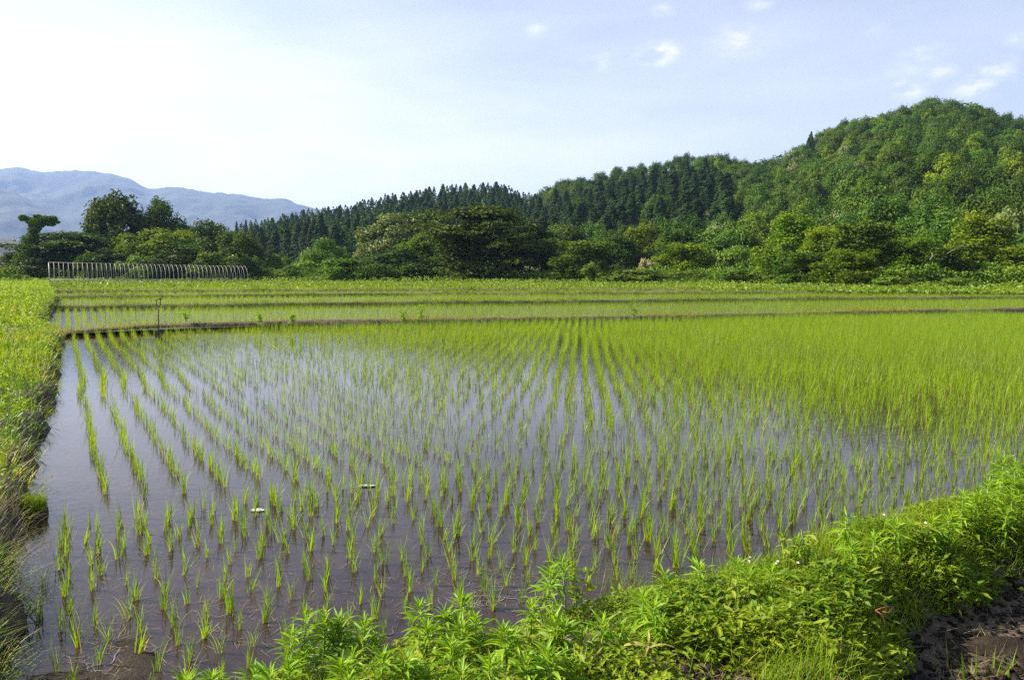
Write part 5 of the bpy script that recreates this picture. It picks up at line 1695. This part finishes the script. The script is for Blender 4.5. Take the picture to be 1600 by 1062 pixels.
# stones on the bank
for (x, y, s_, lab) in [(1411, 925, .04, 'small grey stone on the rim of the near bank above the red-brown stem'), (890, 985, .05, 'grey clod among the weeds left of the yellow-leaved plant')]:
    p = at(x, y, .18); p[2] = float(bank_z(p[0], p[1]))
    me = bpy.data.meshes.new('stone')
    import bmesh
    bm = bmesh.new(); bmesh.ops.create_icosphere(bm, subdivisions=2, radius=s_ / 2)
    for v in bm.verts: v.co *= random.uniform(.8, 1.15); v.co.z *= .75
    bm.to_mesh(me); bm.free(); me.materials.append(M_STONE)
    o = link('stone', me); o.location = p + [0, 0, s_ * .3]
    tag(o, lab, 'stone')

# ------------------------------------------------------------------ things in and around the field
# block of spare seedlings left at the foot of the left bank
p = at(53, 806, .0)
root = empty('seedling_mat', p, .25); tag(root, 'square block of spare rice seedlings left in the water by the left bank', 'seedlings')
n = 620
r = np.random.default_rng(61)
base = np.c_[r.uniform(-.075, .075, n), r.uniform(-.06, .06, n), np.full(n, .03)]
V, Qd, A = blades(base, r.uniform(0, 6.28, n), np.abs(r.normal(0, .12, n)), r.uniform(.09, .16, n), np.full(n, .004), np.abs(r.normal(0, .3, n)), 3, r=r)
tag(link('blades', make_mesh('blades', V, [Qd], M_RICE, A), root), kind='stuff')
ac = Acc(); box(ac, (0, 0, .01), (.16, .13, .06), 0, .006); link('root_block', ac.mesh('root_block', M_SOIL), root)

# two white scraps floating on the water
for (x, y, w, l, rz, lab) in [(574, 759, .145, .05, .1, 'crumpled white scrap floating among the rice, farther out'), (402, 797, .11, .055, -.1, 'flat white scrap floating on the water nearer the left bank')]:
    p = at(x, y, .004)
    th = np.linspace(0, 2 * np.pi, 18, endpoint=False)
    rr = .32 + .22 * vnoise(np.cos(th) * 2.2 + x, np.sin(th) * 2.2, 255) + .10 * vnoise(th * 3, th * 0 + x, 256)
    ring = [np.stack([np.cos(th) * rr * k_ * w, np.sin(th) * rr * k_ * l * 1.25, .010 * vnoise(np.cos(th) * k_ * 3 + x, np.sin(th) * k_ * 3, 257)], 1) for k_ in (.5, 1.0)]
    V = np.concatenate([ring[0], ring[1], [[0, 0, .008]]])
    e_ = np.arange(18); f_ = (e_ + 1) % 18
    me = make_mesh('white_scrap', V, [np.stack([e_, e_ + 18, f_ + 18, f_], 1), np.stack([np.full(18, 36), e_, f_], 1)], M_WHITE)
    o = link('white_scrap', me); o.location = p; o.rotation_euler = (0, 0, rz)
    sol = o.modifiers.new('thickness', 'SOLIDIFY'); sol.thickness = .0015
    tag(o, lab, 'litter')

# shovel standing in the first levee
p = at(248, 514, .22)
sc_ = p[1] / F
root = empty('shovel', p); tag(root, 'old shovel with a D-shaped grip stuck upright in the first levee', 'shovel')
hh = 47 * sc_
ac = Acc(); tube(ac, np.array([[0, 0, -.12], [.004, 0, hh * .5], [.02, 0, hh * .74]]), [.019, .018, .017], 8); link('shaft', ac.mesh('shaft', M_WOODPOLE, True), root)
ac = Acc()
g0 = np.array([.02, 0, hh * .72])
tube(ac, np.array([g0, g0 + [-.05, 0, .06], g0 + [-.065, 0, hh * .28 - .02], g0 + [-.06, 0, hh * .28]]), .013, 8)
tube(ac, np.array([g0, g0 + [.05, 0, .06], g0 + [.065, 0, hh * .28 - .02], g0 + [.06, 0, hh * .28]]), .013, 8)
fork = link('grip_fork', ac.mesh('grip_fork', M_IRON, True), root)
ac = Acc(); tube(ac, np.array([g0 + [-.085, 0, hh * .28], g0 + [.085, 0, hh * .28]]), .02, 10); link('grip', ac.mesh('grip', M_WOODPOLE, True), fork)
ac = Acc(); box(ac, (0, 0, -.16), (.2, .02, .22), 0); link('blade', ac.mesh('blade', M_IRON), root)

# hoop frame of a small polytunnel
dirx = np.array([.859, .512]); acr = np.array([.512, -.859])      # along the ridge / across, towards the camera
dL = 104.0
Lp = np.array([-.512 * dL, .859 * dL]) + np.array([0.0, 0])
pl = at_depth(76, 410, Lp[1]); Lp = np.array([pl[0], Lp[1]])
n_h = 46; len_ = 21.6
prt = at_depth(378, 416, Lp[1] + dirx[1] * len_)
zL, zR = pl[2], prt[2]
ang = math.atan2(dirx[1], dirx[0])
root = empty('hoop_frame', (*Lp, .5), ang)
tag(root, 'long frame of white steel hoops for a polytunnel, standing uncovered by the grove', 'polytunnel frame')
slope = (zR - zL) / len_
half, hgt_ = 2.1, zL - .5
th = np.linspace(0, np.pi, 21)
arc = np.stack([np.zeros_like(th), np.cos(th) * half, hgt_ * np.sin(th) ** .75], 1)
ac = Acc(); tube(ac, arc, .017, 6); hoop = ac.mesh('hoop', M_PIPE, True)
for i in range(n_h):
    o = link('hoop', hoop, root, (i * len_ / (n_h - 1), 0, 0))
    o.scale = (1, 1, (hgt_ + slope * i * len_ / (n_h - 1)) / hgt_)
    o.rotation_euler = (0, rng.normal(0, .006), rng.normal(0, .01))


def pipe(name, y, z, rad=.03):
    ac = Acc(); tube(ac, np.array([[0, y, z], [len_, y, z + slope * len_ * z / hgt_]]), rad, 6); link(name, ac.mesh(name, M_PIPE, True), root)


pipe('ridge_pipe', 0, hgt_ + .02, .014)
for y_, z_ in ((-half + .1, .45), (half - .1, .45)): pipe('side_rail', y_, z_, .016)
for y_ in (-half * .3,):
    ac = Acc(); tube(ac, np.array([[0, y_, -.6], [0, y_, hgt_ * .97]]), .045, 6); link('end_post', ac.mesh('end_post', M_PIPE, True), root)
p = at(71, 442, .5); ac = Acc(); box(ac, (0, 0, .12), (.9, .4, .28), .2, .04)
o = link('blue_sheet', ac.mesh('blue_sheet', M_BLUE)); o.location = p
tag(o, 'small blue folded sheet lying at the near end of the hoop frame', 'sheet')

# single weeds standing on the first levee
for (x, y, hpx, w, lab) in [(406, 505, 18, .3, 'small leafy weed on the first levee right of the shovel'), (630, 500, 18, .32, 'spreading leafy weed on the first levee, left of a taller one'), (658, 499, 22, .25, 'taller narrow weed on the first levee beside the spreading one'),
                            (990, 494, 26, .5, 'pale flowering weed on the first levee in front of the far terraces'), (290, 500, 14, .3, 'low bright weed on the first levee beside the shovel'), (456, 503, 14, .2, 'yellowish small weed on the first levee')]:
    p = at(x, y, .28)
    h = hpx * p[1] / F
    r = np.random.default_rng(int(x)); n = 150
    f_ = r.random(n)
    b = np.c_[r.normal(0, w * .22, n) * (.4 + f_), r.normal(0, w * .22, n) * (.4 + f_), f_ * h]
    V, Qd, A = lances(b, r.uniform(0, 6.28, n), r.uniform(-.3, .9, n), r.uniform(.07, .13, n), r.uniform(.025, .04, n), r.uniform(.2, .9, n), 2, r=r)
    root = empty('leafy_weed', p); tag(root, lab, 'weed')
    tag(link('leaves', make_mesh('leaves', V, [Qd], M_SHRUB if x == 990 else M_WEED, A), root), kind='stuff')
    ac = Acc(); tube(ac, np.array([[0, 0, -.05], [.01, 0, h * .5], [0, 0, h]]), [.008, .006, .003], 6); link('stem', ac.mesh('stem', M_STEM, True), root)

print('objects', len(S.objects))
